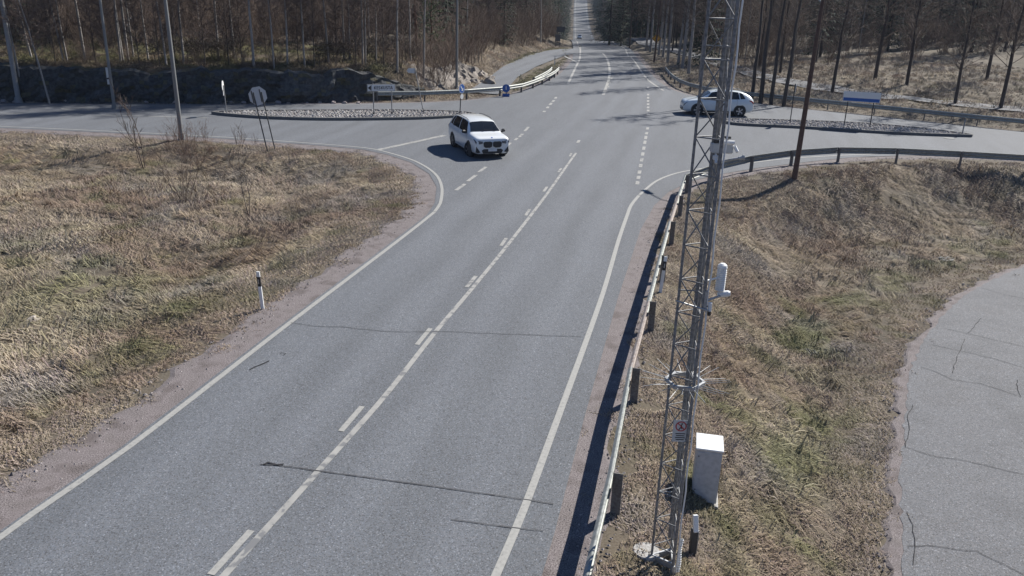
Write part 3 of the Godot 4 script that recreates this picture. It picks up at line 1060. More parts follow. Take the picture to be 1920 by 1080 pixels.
	var plate := thing("warning_sign", "small grey warning sign with a crossed red ring tied inside the mast", "sign", wp)
	var pb := MB.new()
	pb.box(Vector3(0.21, 0.33, 0.004), Transform3D.IDENTITY, 0.001)
	obj("panel", pb, M.sign_back, plate)
	var rr := MB.new()
	for k in 24:
		var g0 := TAU * k / 24.0
		var g1 := TAU * (k + 1) / 24.0
		var c := Vector3(0, 0.07, 0.0045)
		rr.quad(c + Vector3(cos(g0), sin(g0), 0) * 0.075, c + Vector3(cos(g1), sin(g1), 0) * 0.075, c + Vector3(cos(g1), sin(g1), 0) * 0.06, c + Vector3(cos(g0), sin(g0), 0) * 0.06, Vector3.BACK)
	rr.box(Vector3(0.13, 0.013, 0.002), Transform3D(Basis(Vector3.BACK, -PI / 4), Vector3(0, 0.07, 0.004)))
	obj("prohibition_ring", rr, M.sign_red, plate)
	var fig := MB.new()
	fig.box(Vector3(0.02, 0.06, 0.002), Transform3D(Basis(Vector3.BACK, 0.2), Vector3(0.004, 0.065, 0.0035)))
	fig.box(Vector3(0.018, 0.02, 0.002), Transform3D(Basis.IDENTITY, Vector3(0.012, 0.107, 0.0035)))
	fig.box(Vector3(0.012, 0.045, 0.002), Transform3D(Basis(Vector3.BACK, -0.5), Vector3(-0.016, 0.035, 0.0035)))
	obj("figure", fig, M.sign_black, plate)
	for k in 4:
		var tb := MB.new()
		tb.box(Vector3(0.13 - 0.02 * (k % 2), 0.012, 0.002), Transform3D(Basis.IDENTITY, Vector3(0.0, -0.04 - 0.03 * k, 0.0035)))
		obj("text_line", tb, M.sign_black, plate)
	var tie := MB.new()
	tie.tube(Vector3(-0.1, 0.1, -0.003), Vector3(0.11, 0.1, -0.003), 0.004, 0.004, 5)
	tie.tube(Vector3(0.06, 0.1, -0.003), legs[2] + base - wp + Vector3(0, wp.y - base.y + 0.1, 0), 0.004, 0.004, 5)
	tie.tube(Vector3(-0.09, 0.1, -0.003), legs[0] + base - wp + Vector3(0, wp.y - base.y + 0.1, 0), 0.004, 0.004, 5)
	obj("tie", tie, M.dark_metal, plate)

	# radiation shield
	var rx := at_z(1352, 522, zc)
	var rs := thing("radiation_shield", "white louvred weather shield bolted to the right side of the mast", "weather sensor", rx)
	for k in 11:
		var pl := MB.new()
		var r := 0.062
		pl.lathe([Vector2(0.02, 0.012), Vector2(r * 0.75, 0.012), Vector2(r, -0.006), Vector2(r, -0.012), Vector2(0.02, -0.002)], 24, Transform3D(Basis.IDENTITY, Vector3(0, -0.14 + k * 0.026, 0)))
		obj("louvre", pl, M.white_plastic, rs)
	var dome := MB.new()
	dome.lathe([Vector2(0, 0.205), Vector2(0.03, 0.2), Vector2(0.055, 0.18), Vector2(0.064, 0.15), Vector2(0.064, 0.14), Vector2(0, 0.14)], 24)
	obj("cap", dome, M.white_plastic, rs)
	var core := MB.new()
	core.tube(Vector3(0, -0.15, 0), Vector3(0, 0.16, 0), 0.035, 0.035, 12, true)
	core.tube(Vector3(0, 0.02, 0), legs[2] + Vector3(base.x - rx.x, 0.02, base.z - rx.z), 0.012, 0.012, 6)
	obj("bracket", core, M.white_plastic, rs)

	# forward scatter sensor on an arm
	var vx := at_z(1357, 551, zc)
	var vs := thing("visibility_sensor", "white rounded sensor head on a short arm under the louvred shield", "weather sensor", vx)
	var vb := MB.new()
	vb.lathe([Vector2(0, -0.085), Vector2(0.03, -0.08), Vector2(0.042, -0.05), Vector2(0.042, 0.05), Vector2(0.03, 0.08), Vector2(0, 0.085)], 20, Transform3D(Basis(Vector3.BACK, PI / 2 + 0.1), Vector3.ZERO))
	obj("head", vb, M.white_plastic, vs)
	var va := MB.new()
	var leg2: Vector3 = legs[2] + Vector3(base.x - vx.x, 0, base.z - vx.z)
	va.tube(Vector3(0.0, -0.01, 0), leg2 + Vector3(0, -0.05, 0), 0.015, 0.015, 8)
	va.tube(leg2 + Vector3(0.02, -0.17, 0.02), leg2 + Vector3(0.02, 0.1, 0.02), 0.02, 0.02, 8, true)
	va.tube(leg2 + Vector3(-0.36, -0.03, 0.05), leg2 + Vector3(0.06, -0.15, 0.05), 0.012, 0.012, 8)
	obj("arm", va, M.galvanised, vs)
	var vc := MB.new()
	vc.tube(leg2 + Vector3(0.08, -0.16, 0.03), leg2 + Vector3(0.08, -0.05, 0.03), 0.026, 0.026, 12, true)
	obj("lens_tube", vc, M.white_plastic, vs)
	var vd := MB.new()
	vd.tube(leg2 + Vector3(0.08, -0.22, 0.03), leg2 + Vector3(0.08, -0.16, 0.03), 0.022, 0.024, 12, true)
	vd.tube(leg2 + Vector3(0.02, -0.1, 0.02), leg2 + Vector3(0.08, -0.1, 0.03), 0.01, 0.01, 6)
	obj("lens_hood", vd, M.black_plastic, vs)

	# camera cluster near the top
	var kx := at_z(1353, 277, zc)
	var kc := thing("camera_housing", "grey box with a white camera tube strapped across the mast", "camera", kx)
	var kb := MB.new()
	kb.box(Vector3(0.26, 0.12, 0.12), Transform3D.IDENTITY, 0.012)
	obj("box", kb, M.sign_back, kc)
	var kt := MB.new()
	kt.tube(Vector3(-0.05, 0.072, 0.05), Vector3(0.13, 0.072, 0.06), 0.026, 0.026, 14, true)
	obj("camera_tube", kt, M.white_plastic, kc)
	var kl := MB.new()
	kl.tube(Vector3(0.14, 0.03, 0.06), Vector3(0.17, -0.03, 0.1), 0.02, 0.02, 12, true)
	kl.tube(Vector3(0.11, 0.03, 0.05), Vector3(0.145, 0.02, 0.065), 0.012, 0.012, 8)
	obj("sensor_tube", kl, M.white_plastic, kc)
	var kd := MB.new()
	kd.box(Vector3(0.06, 0.05, 0.05), Transform3D(Basis.IDENTITY, Vector3(-0.08, 0.082, 0.03)), 0.008)
	kd.box(Vector3(0.07, 0.03, 0.06), Transform3D(Basis.IDENTITY, Vector3(0.06, 0.125, 0.0)), 0.006)
	kd.tube(Vector3(0.06, 0.1, 0), Vector3(0.06, 0.05, 0), 0.012, 0.012, 6)
	obj("strap", kd, M.dark_metal, kc)
	var kf := MB.new()
	kf.box(Vector3(0.07, 0.05, 0.06), Transform3D(Basis.IDENTITY, Vector3(-0.07, -0.11, 0.06)), 0.006)
	kf.tube(Vector3(-0.07, -0.12, 0.08), Vector3(-0.075, -0.17, 0.12), 0.016, 0.016, 10, true)
	kf.tube(Vector3(-0.07, -0.1, 0.05), Vector3(-0.07, -0.05, 0.02), 0.012, 0.012, 6)
	obj("small_camera", kf, M.white_plastic, kc)
	# flood lamp arm
	var la := at_z(1340, 304, zc)
	var lb := at_z(1395, 295, zc)
	var fl := thing("infrared_lamp", "slender grey lamp on a straight arm sticking out from the mast", "lamp", la)
	var fm := MB.new()
	fm.tube(Vector3.ZERO, (lb - la) * 0.85, 0.012, 0.016, 10, true)
	obj("arm", fm, M.galvanised, fl)
	var fh := MB.new()
	fh.tube((lb - la) * 0.82, (lb - la) * 0.97, 0.022, 0.03, 14, true)
	fh.tube((lb - la) * 0.97, (lb - la) * 1.01, 0.035, 0.032, 14, true)
	obj("lamp_head", fh, M.galvanised, fl)

	# the tall white cabinet behind the mast
	var cp := on_ground(1319, 924)
	var cb := thing("control_cabinet", "tall white sheet-metal control cabinet standing in the grass beside the mast", "cabinet", cp)
	cb.rotation.y = -0.2
	var c1 := MB.new()
	c1.box(Vector3(0.42, 1.0, 0.46), Transform3D(Basis.IDENTITY, Vector3(0, 0.46, 0)), 0.006)
	obj("body", c1, M.cabinet_paint, cb)
	var c2 := MB.new()
	c2.box(Vector3(0.45, 0.03, 0.5), Transform3D(Basis(Vector3.RIGHT, 0.04), Vector3(0, 0.985, 0)), 0.006)
	obj("roof", c2, M.white_plastic, cb)
	var c3 := MB.new()
	c3.box(Vector3(0.38, 0.88, 0.008), Transform3D(Basis.IDENTITY, Vector3(0, 0.48, 0.233)), 0.003)
	var door := obj("door", c3, M.cabinet_paint, cb)
	var c4 := MB.new()
	c4.tube(Vector3(-0.165, 0.84, 0.23), Vector3(-0.165, 0.84, 0.246), 0.01, 0.01, 8, true)
	c4.tube(Vector3(-0.165, 0.2, 0.23), Vector3(-0.165, 0.2, 0.246), 0.01, 0.01, 8, true)
	obj("lock", c4, M.dark_metal, door)
	var c5 := MB.new()
	c5.box(Vector3(0.035, 0.04, 0.03), Transform3D(Basis.IDENTITY, Vector3(-0.215, 0.96, 0.05)))
	obj("mounting_lug", c5, M.dark_metal, cb)
	var c6 := MB.new()
	c6.box(Vector3(0.5, 0.3, 0.54), Transform3D(Basis.IDENTITY, Vector3(0, -0.22, 0)), 0.012)
	obj("plinth", c6, M.concrete, cb)
	# slim power post with a white cap
	var pp := on_ground(1297, 1040)
	var ps := thing("power_post", "slim grey cable post with a white cover beside the mast foot", "post", pp)
	ps.rotation.y = 0.15
	var p1 := MB.new()
	p1.box(Vector3(0.1, 0.55, 0.07), Transform3D(Basis.IDENTITY, Vector3(0, 0.2, 0)), 0.006)
	obj("column", p1, M.dark_metal, ps)
	var p2 := MB.new()
	p2.box(Vector3(0.075, 0.26, 0.05), Transform3D(Basis(Vector3.RIGHT, -0.35), Vector3(0.0, 0.56, 0.0)), 0.005)
	obj("cover", p2, M.white_plastic, ps)
	var p3 := MB.new()
	p3.box(Vector3(0.012, 0.4, 0.03), Transform3D(Basis.IDENTITY, Vector3(0.056, 0.25, 0.02)), 0.002)
	obj("side_strip", p3, M.galvanised, ps)
	# corrugated conduit at the foot
	var cd := MB.new()
	var a0 := base + Vector3(0.17, 0.0, 0.12)
	for k in 14:
		var p := a0 + Vector3(0.01 * sin(k * 0.5) + 0.004 * k, -0.05 + k * 0.032, -0.012 * k)
		cd.lathe([Vector2(0.018, 0), Vector2(0.026, 0.008), Vector2(0.026, 0.02), Vector2(0.018, 0.028), Vector2(0.018, 0.034)], 10, Transform3D(Basis.IDENTITY, p))
	var co := obj("cable_conduit", cd, M.white_plastic, self)
	tag(co, "short ribbed white cable conduit rising at the mast foot", "conduit")

# ------------------------------------------------------------------ poles and signs
func lamp_post(base: Vector3, height: float, r: float, m: Material, label: String, arm: Vector3, lean := Vector3.ZERO, called := "street_lamp") -> Node3D:
	var root := thing(called, label, "street lamp", base)
	var top := Vector3.UP * height + lean
	var mb := MB.new()
	mb.tube(Vector3.UP * -0.4, top, r, r * 0.62, 12, true)
	obj("pole", mb, m, root)
	if m != M.wood_pole:
		var f := MB.new()
		f.tube(Vector3.UP * -0.1, Vector3.UP * 0.35, r * 1.5, r * 1.35, 12, true)
		obj("foot", f, m, root)
	var a := MB.new()
	a.tube(top - Vector3.UP * 0.25, top + arm * 0.55 + Vector3.UP * 0.35, 0.035, 0.03, 8)
	a.tube(top + arm * 0.55 + Vector3.UP * 0.35, top + arm + Vector3.UP * 0.4, 0.03, 0.03, 8, true)
	obj("arm", a, M.grey_pole, root)
	var hd := MB.new()
	var d := arm.normalized()
	hd.box(Vector3(0.75, 0.12, 0.3), Transform3D(Basis(d, Vector3.UP, d.cross(Vector3.UP)), top + arm + d * 0.3 + Vector3.UP * 0.4), 0.04)
	obj("lamp_head", hd, M.galvanised_dull, root)
	return root

func upright(parent: Node, a: Vector3, b: Vector3, r: float, m: Material, called := "post") -> void:
	var mb := MB.new()
	mb.tube(a, b, r, r, 8, true)
	obj(called, mb, m, parent)

func disc(r: float, k: int, depth: float, t: Transform3D, turn := 0.0) -> MB:
	var poly := PackedVector2Array()
	for i in k:
		poly.append(Vector2(cos(turn + TAU * i / k), sin(turn + TAU * i / k)) * r)
	var mb := MB.new()
	mb.prism(poly, depth, t)
	return mb

func make_signs() -> void:
	# stop sign seen from the back
	var a := on_ground(504, 285)
	var b := on_ground(513, 279)
	var base := (a + b) * 0.5
	var top := at_z(484, 180, base.z)
	var st := thing("stop_sign", "leaning octagonal road sign seen from behind on two thin posts", "road sign", base)
	var up := (top - base).normalized()
	var H := top.distance_to(base)
	var side := Vector3(0.75, 0, -0.55).normalized()
	side = (side - up * side.dot(up)).normalized()
	var nrm := side.cross(up)
	for s in [-0.2, 0.2]:
		var p: Vector3 = side * s
		p.y = 0
		upright(st, p - up * 0.35, p + up * (H + 0.18), 0.03, M.dark_metal)
	var bt := Basis(side, up, nrm)
	obj("octagon_panel", disc(0.46, 8, 0.006, Transform3D(bt, up * (H + 0.0) - nrm * 0.04), PI / 8), M.sign_back, st)
	for s in [-0.2, 0.2]:
		var br := MB.new()
		br.box(Vector3(0.05, 0.6, 0.03), Transform3D(bt, up * H + side * (s - 0.07) - nrm * 0.022), 0.004)
		obj("stiffener", br, M.sign_back_dark, st)

	# direction board on the left island
	var l := at_height(701, 215, 0.1)
	var r := at_height(735, 214.3, 0.1)
	var ks := thing("direction_sign", "white board reading KESKUSTA with a black arrow pointing left on the island", "road sign", (l + r) * 0.5)
	var ax := (r - l).normalized()
	var nn := ax.cross(Vector3.UP)
	if nn.z < 0:
		nn = -nn
	var tb := Basis(ax, Vector3.UP, nn)
	for p in [l, r]:
		upright(ks, p - ks.position + Vector3(0, -0.1, 0), p - ks.position + Vector3.UP * 1.9, 0.036, M.galvanised_dull)
		var ft := MB.new()
		ft.tube(p - ks.position, p - ks.position + Vector3.UP * 0.14, 0.09, 0.06, 10, true)
		obj("post_foot", ft, M.dark_metal, ks)
	var cen := at_z(714.5, 164.5, ks.position.z) - ks.position
	var pw := 1.76
	var ph := 0.43
	var pan := MB.new()
	pan.box(Vector3(pw, ph, 0.03), Transform3D(tb, cen + nn * 0.06), 0.006)
	obj("panel", pan, M.sign_white, ks)
	var bord := MB.new()
	for s in [-1.0, 1.0]:
		bord.box(Vector3(pw - 0.02, 0.018, 0.003), Transform3D(tb, cen + nn * 0.0772 + Vector3.UP * s * (ph * 0.5 - 0.02)))
		bord.box(Vector3(0.018, ph - 0.06, 0.003), Transform3D(tb, cen + nn * 0.0772 + ax * s * (pw * 0.5 - 0.02)))
	bord.box(Vector3(0.018, ph - 0.06, 0.003), Transform3D(tb, cen + nn * 0.0772 - ax * (pw * 0.5 - 0.27)))
	obj("border", bord, M.sign_black, ks)
	var arr := MB.new()
	arr.prism(PackedVector2Array([Vector2(-0.1, 0), Vector2(0.1, 0.16), Vector2(0.1, -0.16)]), 0.003, Transform3D(tb, cen + nn * 0.0772 - ax * (pw * 0.5 - 0.14)))
	obj("arrow", arr, M.sign_black, ks)
	var tm := TextMesh.new()
	tm.text = "KESKUSTA"
	var sf := SystemFont.new()
	sf.font_names = PackedStringArray(["Droid Sans"])
	sf.font_weight = 700
	tm.font = sf
	tm.font_size = 64
	tm.pixel_size = 0.0039
	tm.depth = 0.004
	tm.material = M.sign_black
	part("lettering", tm, ks, Transform3D(tb.scaled_local(Vector3(1.0, 1.05, 1)), cen + nn * 0.078 + ax * 0.12))

	# small sign at the island's tip, seen edge on
	var e := at_height(425, 213, 0.1)
	var es := thing("edge_on_sign", "small traffic sign seen almost edge on at the island tip", "road sign", e)
	var et := at_z(419, 160, e.z) - e
	upright(es, Vector3.UP * -0.1, et, 0.032, M.galvanised_dull)
	obj("disc", disc(0.3, 24, 0.02, Transform3D(Basis(Vector3(-0.15, 0, -0.989), Vector3.UP, Vector3(0.989, 0, -0.15)), et + Vector3(-0.045, -0.02, 0))), M.sign_white, es)
	var pl := MB.new()
	pl.box(Vector3(0.02, 0.25, 0.3), Transform3D(Basis(Vector3.UP, 0.25), et + Vector3(-0.045, -0.48, 0)), 0.003)
	obj("lower_plate", pl, M.sign_white, es)

	# leaning post with a small board
	var q := at_height(795, 213, 0.1)
	var qs := thing("leaning_sign", "badly leaning thin post with a small plate at its top on the island", "road sign", q)
	var qt := at_z(778, 128, q.z) - q
	upright(qs, Vector3(0.05, -0.15, 0), Vector3(-0.08, 0.35, 0), 0.03, M.dark_metal)
	upright(qs, Vector3(-0.08, 0.33, 0), qt, 0.03, M.galvanised_dull)
	var qb := MB.new()
	qb.prism(PackedVector2Array([Vector2(-0.5, 0.0), Vector2(-0.38, 0.16), Vector2(0, 0.17), Vector2(0, -0.14), Vector2(-0.38, -0.12)]), 0.02, Transform3D(Basis(Vector3.UP, 0.2), qt + Vector3(-0.02, -0.16, 0.05)))
	obj("plate", qb, M.sign_back, qs)

	# keep-right sign
	var k := at_height(862, 214, 0.1)
	var kk := thing("keep_right_sign", "blue round arrow sign turned aside on the end of the island", "road sign", k)
	var kt := at_z(865, 166, k.z) - k
	upright(kk, Vector3.UP * -0.1, kt, 0.032, M.dark_metal)
	var kb := Basis(Vector3.UP, 1.0)
	obj("disc", disc(0.3, 28, 0.02, Transform3D(kb, kt + kb.z * 0.045)), M.sign_blue, kk)
	var rim := MB.new()
	for i in 28:
		var g0 := TAU * i / 28.0
		var g1 := TAU * (i + 1) / 28.0
		var ctr := kt + kb.z * 0.0565
		rim.quad(ctr + kb * Vector3(cos(g0), sin(g0), 0) * 0.295, ctr + kb * Vector3(cos(g1), sin(g1), 0) * 0.295, ctr + kb * Vector3(cos(g1), sin(g1), 0) * 0.275, ctr + kb * Vector3(cos(g0), sin(g0), 0) * 0.275, kb.z)
	obj("rim", rim, M.sign_white, kk)
	var ka := MB.new()
	ka.prism(PackedVector2Array([Vector2(-0.04, 0.2), Vector2(0.04, 0.2), Vector2(0.04, -0.05), Vector2(0.13, -0.05), Vector2(0, -0.2), Vector2(-0.13, -0.05), Vector2(-0.04, -0.05)]), 0.003, Transform3D(kb * Basis(Vector3.BACK, 0.7), kt + kb.z * 0.0567))
	obj("arrow", ka, M.sign_white, kk)
	obj("lower_plate", disc(0.16, 20, 0.02, Transform3D(kb, kt + kb.z * 0.045 + Vector3.UP * -0.5)), M.sign_white, kk)

	# dark blue footpath sign behind the rail
	var f := on_ground(950, 183)
	var fs := thing("footpath_sign", "round dark blue path sign half hidden behind the guardrail", "road sign", f)
	var ft2 := at_z(949, 165, f.z) - f
	upright(fs, Vector3.UP * -0.2, ft2, 0.032, M.dark_metal)
	obj("disc", disc(0.3, 28, 0.02, Transform3D(Basis.IDENTITY, ft2 + Vector3(0, -0.02, 0.04))), M.sign_blue, fs)
	var fw := MB.new()
	fw.box(Vector3(0.07, 0.2, 0.003), Transform3D(Basis.IDENTITY, ft2 + Vector3(0, -0.02, 0.0515)))
	fw.box(Vector3(0.06, 0.06, 0.003), Transform3D(Basis.IDENTITY, ft2 + Vector3(0, 0.13, 0.0515)))
	obj("symbol", fw, M.sign_white, fs)
	var fp := MB.new()
	fp.box(Vector3(0.55, 0.4, 0.02), Transform3D(Basis.IDENTITY, ft2 + Vector3(0, -0.62, 0.04)), 0.004)
	obj("lower_plate", fp, M.sign_blue, fs)

	# yellow diamond
	var y := on_ground(1227, 114)
	var ys := thing("warning_diamond", "yellow diamond road sign on a dark post among the birches", "road sign", y)
	var yt := at_z(1231, 72, y.z) - y
	upright(ys, Vector3.UP * -0.3, yt + Vector3.UP * 0.2, 0.05, M.dark_metal)
	obj("diamond_panel", disc(0.6, 4, 0.02, Transform3D(Basis.IDENTITY, yt + Vector3(0, 0, 0.07))), M.sign_yellow, ys)
	var ym := MB.new()
	for g in [0.0, 1.0, 2.0, 3.0]:
		ym.box(Vector3(0.7, 0.05, 0.003), Transform3D(Basis(Vector3.BACK, PI / 4 + g * PI / 2), yt + Vector3(0, 0, 0.0815) + Basis(Vector3.BACK, PI / 4 + g * PI / 2) * Vector3(0, 0.37, 0)))
	obj("border", ym, M.sign_black, ys)
	var yb := MB.new()
	yb.box(Vector3(0.08, 0.4, 0.003), Transform3D(Basis.IDENTITY, yt + Vector3(0, -0.02, 0.0815)))
	yb.box(Vector3(0.3, 0.08, 0.003), Transform3D(Basis(Vector3.BACK, 0.5), yt + Vector3(0, 0.05, 0.0825)))
	obj("symbol", yb, M.sign_black, ys)

	# boards seen from the back beside the far road
	for d in [[1050, 82, 1052, 55, 1.3, 0.8, "dark rectangular road board seen from behind on two posts beside the far road"], [1045, 88, 1046, 71, 0.8, 1.0, "smaller upright dark road board seen from behind near the footpath gore"]]:
		var g := on_ground(d[0], d[1])
		var gs := thing("road_board", d[6], "road sign", g)
		var gt := at_z(d[2], d[3], g.z) - g
		for s in [-1.0, 1.0]:
			upright(gs, Vector3(s * d[4] * 0.35, -0.3, 0), Vector3(s * d[4] * 0.35, gt.y, 0), 0.04, M.dark_metal)
		var gb := MB.new()
		gb.box(Vector3(d[4], d[5], 0.03), Transform3D(Basis.IDENTITY, Vector3(0, gt.y, 0.055)), 0.005)
		obj("panel", gb, M.sign_back_dark, gs)

	# signs on the right island
	var bl := at_height(1582.5, 235.5, 0.1)
	var br := at_height(1630.5, 239, 0.1)
	var bs := thing("wide_direction_board", "white board with a blue foot standing on two posts on the stony island", "road sign", (bl + br) * 0.5)
	var bx := (br - bl).normalized()
	var bn := bx.cross(Vector3.UP)
	if bn.z < 0:
		bn = -bn
	var bb := Basis(bx, Vector3.UP, bn)
	for p in [bl, br]:
		upright(bs, p - bs.position + Vector3(0, -0.1, 0), p - bs.position + Vector3.UP * 2.25, 0.036, M.dark_metal)
	var bp := MB.new()
	bp.box(Vector3(2.2, 0.62, 0.03), Transform3D(bb, Vector3.UP * 1.86 + bn * 0.06), 0.006)
	obj("panel", bp, M.sign_white, bs)
	var b2 := MB.new()
	b2.box(Vector3(2.14, 0.2, 0.004), Transform3D(bb, Vector3.UP * 1.68 + bn * 0.0765))
	obj("blue_band", b2, M.sign_blue, bs)
	var p1 := at_height(1481, 231, 0.1)
	var s1 := thing("island_post", "thin dark sign post with a round plate on the stony island", "road sign", p1)
	upright(s1, Vector3.UP * -0.1, Vector3.UP * 2.5, 0.032, M.dark_metal)
	obj("disc", disc(0.3, 24, 0.02, Transform3D(Basis(Vector3.UP, 1.35), Vector3(0.045, 2.2, 0))), M.sign_back, s1)
	var p2 := at_height(1804, 252, 0.1)
	var s2 := thing("island_end_post", "short grey marker post at the pointed end of the stony island", "marker post", p2)
	upright(s2, Vector3.UP * -0.1, Vector3.UP * 0.95, 0.04, M.galvanised_dull)
	var s2c := MB.new()
	s2c.tube(Vector3.UP * 0.93, Vector3.UP * 1.0, 0.05, 0.04, 10, true)
	obj("cap", s2c, M.dark_metal, s2)

func delineator(base: Vector3, label: String, lean: Vector3) -> void:
	var root := thing("delineator_post", label, "marker post", base)
	var up := (Vector3.UP + lean).normalized()
	var x := Vector3(0.977, 0, 0.215)
	x = (x - up * x.dot(up)).normalized()
	var b := Basis(x, up, x.cross(up))
	var poly := PackedVector2Array([Vector2(-0.045, -0.018), Vector2(0, -0.03), Vector2(0.045, -0.018), Vector2(0.04, 0.018), Vector2(-0.04, 0.018)])
	var rot := b * Basis(Vector3.RIGHT, -PI / 2)
	var seg := [[-0.2, 0.62, "white_plastic", "shaft"], [0.62, 0.87, "black_plastic", "black_band"], [0.87, 1.0, "white_plastic", "cap"]]
	for s in seg:
		var mb := MB.new()
		mb.prism(poly, s[1] - s[0], Transform3D(rot, up * (s[0] + s[1]) * 0.5))
		obj(s[3], mb, M[s[2]], root)
	var rf := MB.new()
	rf.box(Vector3(0.03, 0.12, 0.004), Transform3D(b, up * 0.75 + b.z * 0.037))
	obj("reflector", rf, M.galvanised, root)

func make_poles() -> void:
	lamp_post(on_ground(35, 190), 9.5, 0.16, M.galvanised_dull, "thick grey utility pole at the foot of the rock wall", Vector3(0.3, 0, 1.5))
	lamp_post(on_ground(213, 191), 9.0, 0.1, M.grey_pole, "slim grey lamp post with small plates against the rock wall", Vector3(0.2, 0, 1.6))
	lamp_post(on_ground(341, 262), 9.5, 0.115, M.grey_pole, "grey lamp post standing in the brushy near verge of the side road", Vector3(0.1, 0, -1.8), Vector3(-0.12, 0, 0))
	lamp_post(on_ground(856, 170), 10.0, 0.12, M.grey_pole, "grey lamp post in front of the pale rock slope", Vector3(1.6, 0, 0.8))
	var wp := on_ground(1489, 336)
	var w := lamp_post(wp, 7.9, 0.13, M.wood_pole, "brown wooden lamp pole on the bank behind the curved guardrail", Vector3(-0.5, 0, -2.0), Vector3(0.1, 0, 0))
	lamp_post(on_ground(1226, 117), 12.0, 0.13, M.wood_pole, "dark utility pole rising behind the yellow diamond sign", Vector3(-1.2, 0, 0.2), Vector3(0.4, 0, 0))
	lamp_post(on_ground(1180, 90), 11.0, 0.13, M.wood_pole, "dark pole at the foot of the far spruces by the cycle path", Vector3(-1.2, 0, 0))
	lamp_post(on_ground(1137, 71), 11.0, 0.13, M.wood_pole, "distant dark pole beside the crest of the road", Vector3(-1.2, 0, 0))
	var lp := on_ground(213, 191)
	var pl := MB.new()
	pl.box(Vector3(0.16, 0.62, 0.02), Transform3D(Basis.IDENTITY, Vector3(0, 0.3, 0)), 0.004)
	pl.box(Vector3(0.16, 0.3, 0.02), Transform3D(Basis.IDENTITY, Vector3(0, -0.25, 0)), 0.004)
	var po := obj("pole_plate", pl, M.sign_back, self, Transform3D(Basis.IDENTITY, lp + Vector3(-0.13, 1.95, 0.04)))
	tag(po, "two small pale plates fixed to the slim lamp post by the rock wall", "plate")
	delineator(on_ground(493, 581), "white delineator post with a black band on the left verge", Vector3(-0.05, 0, 0))
	delineator(on_ground(1238, 548), "white delineator post tilted over just behind the guardrail", Vector3(0.08, 0, -0.1))
	delineator(on_ground(1040, 123), "small white delineator post by the painted gore", Vector3.ZERO)
	# bare fence posts on the knoll
	for i in 9:
		var p := on_ground(853 + i * 6.3, 117 - absf(i - 5.0) * -0.2)
		var fp := MB.new()
		fp.tube(Vector3.UP * -0.3, Vector3(rng.randf_range(-.05, .05), 1.5 + rng.randf_range(-.1, .1), 0), 0.055, 0.05, 7, true)
		var o := obj("fence_post", fp, M.wood_grey, self, Transform3D(Basis.IDENTITY, p))
		tag(o, "weathered wooden fence post in the row on the grassy knoll", "fence post", "fence posts on the knoll")
	# drain well in the ditch
	var g := on_ground(1515, 664)
	var dr := thing("drain_grate", "round iron drain grate lying in the grassy ditch", "drain", g)
	var d1 := MB.new()
	d1.lathe([Vector2(0.24, -0.2), Vector2(0.31, -0.2), Vector2(0.31, 0.03), Vector2(0.24, 0.03), Vector2(0.24, -0.2)], 24)
	obj("ring", d1, M.dark_metal, dr)
	for i in 7:
		var bar := MB.new()
		var off := (i - 3) * 0.068
		var hl := sqrt(maxf(0.0, 0.25 * 0.25 - off * off))
		bar.box(Vector3(0.035, 0.03, hl * 2.0), Transform3D(Basis.IDENTITY, Vector3(off, 0.06, 0)), 0.004)
		obj("bar", bar, M.dark_metal, dr)
	var s := on_ground(1772, 488)
	boulder(s, Vector3(0.45, 0.12, 0.3), Color(.16, .16, .15), 5, "flat_stone", "flat grey stone slab lying at the ditch edge", "stone", "")
	boulder(on_ground(65, 603), Vector3(0.22, 0.14, 0.16), Color(.4, .36, .32), 8, "field_stone", "pale round stone in the dry grass of the left verge", "stone", "")
	# manhole by the stony island
	var mh := MB.new()
	mh.lathe([Vector2(0.33, 0.004), Vector2(0.33, 0.016), Vector2(0, 0.016)], 22)
	var mo := obj("manhole_cover", mh, M.dark_metal, self, Transform3D(Basis.IDENTITY, at_height(1780, 259.5, 0)))
	tag(mo, "dark round manhole cover at the kerb of the stony island", "manhole cover")

func boulder(at: Vector3, size: Vector3, colour: Color, sd: int, called: String, label: String, category: String, group: String, parent: Node = self, tall := 0.0) -> void:
	var f := FastNoiseLite.new()
	f.seed = sd
	f.frequency = 0.9
	var mb := MB.new()
	var K := 10
	var J := 6
	var rows := []
	for j in J + 1:
		var ph := PI * (float(j) / J) - PI / 2
		var row := []
		for i in K:
			var g := TAU * i / K
			var d := Vector3(cos(g) * cos(ph), sin(ph), sin(g) * cos(ph))
			var r := 1.0 + 0.75 * f.get_noise_3dv(d * 1.9)
			row.append(d * size * r)
		rows.append(row)
	for j in J:
		for i in K:
			var t := 0.75 + 0.5 * (f.get_noise_2d(i * 3.1, j * 2.7) * 0.5 + 0.5)
			mb.col = Color(colour.r * t, colour.g * t, colour.b * t)
			var a: Vector3 = rows[j][i]
			var b: Vector3 = rows[j][(i + 1) % K]
			var c: Vector3 = rows[j + 1][(i + 1) % K]
			var d: Vector3 = rows[j + 1][i]
			mb.tri(a, b, c, a + b + c)
			mb.tri(a, c, d, a + c + d)
	var o := obj(called, mb, M.stone, parent, Transform3D(Basis(Vector3.UP, sd * 1.3), at))
	if parent == self:
		tag(o, label, category, group)

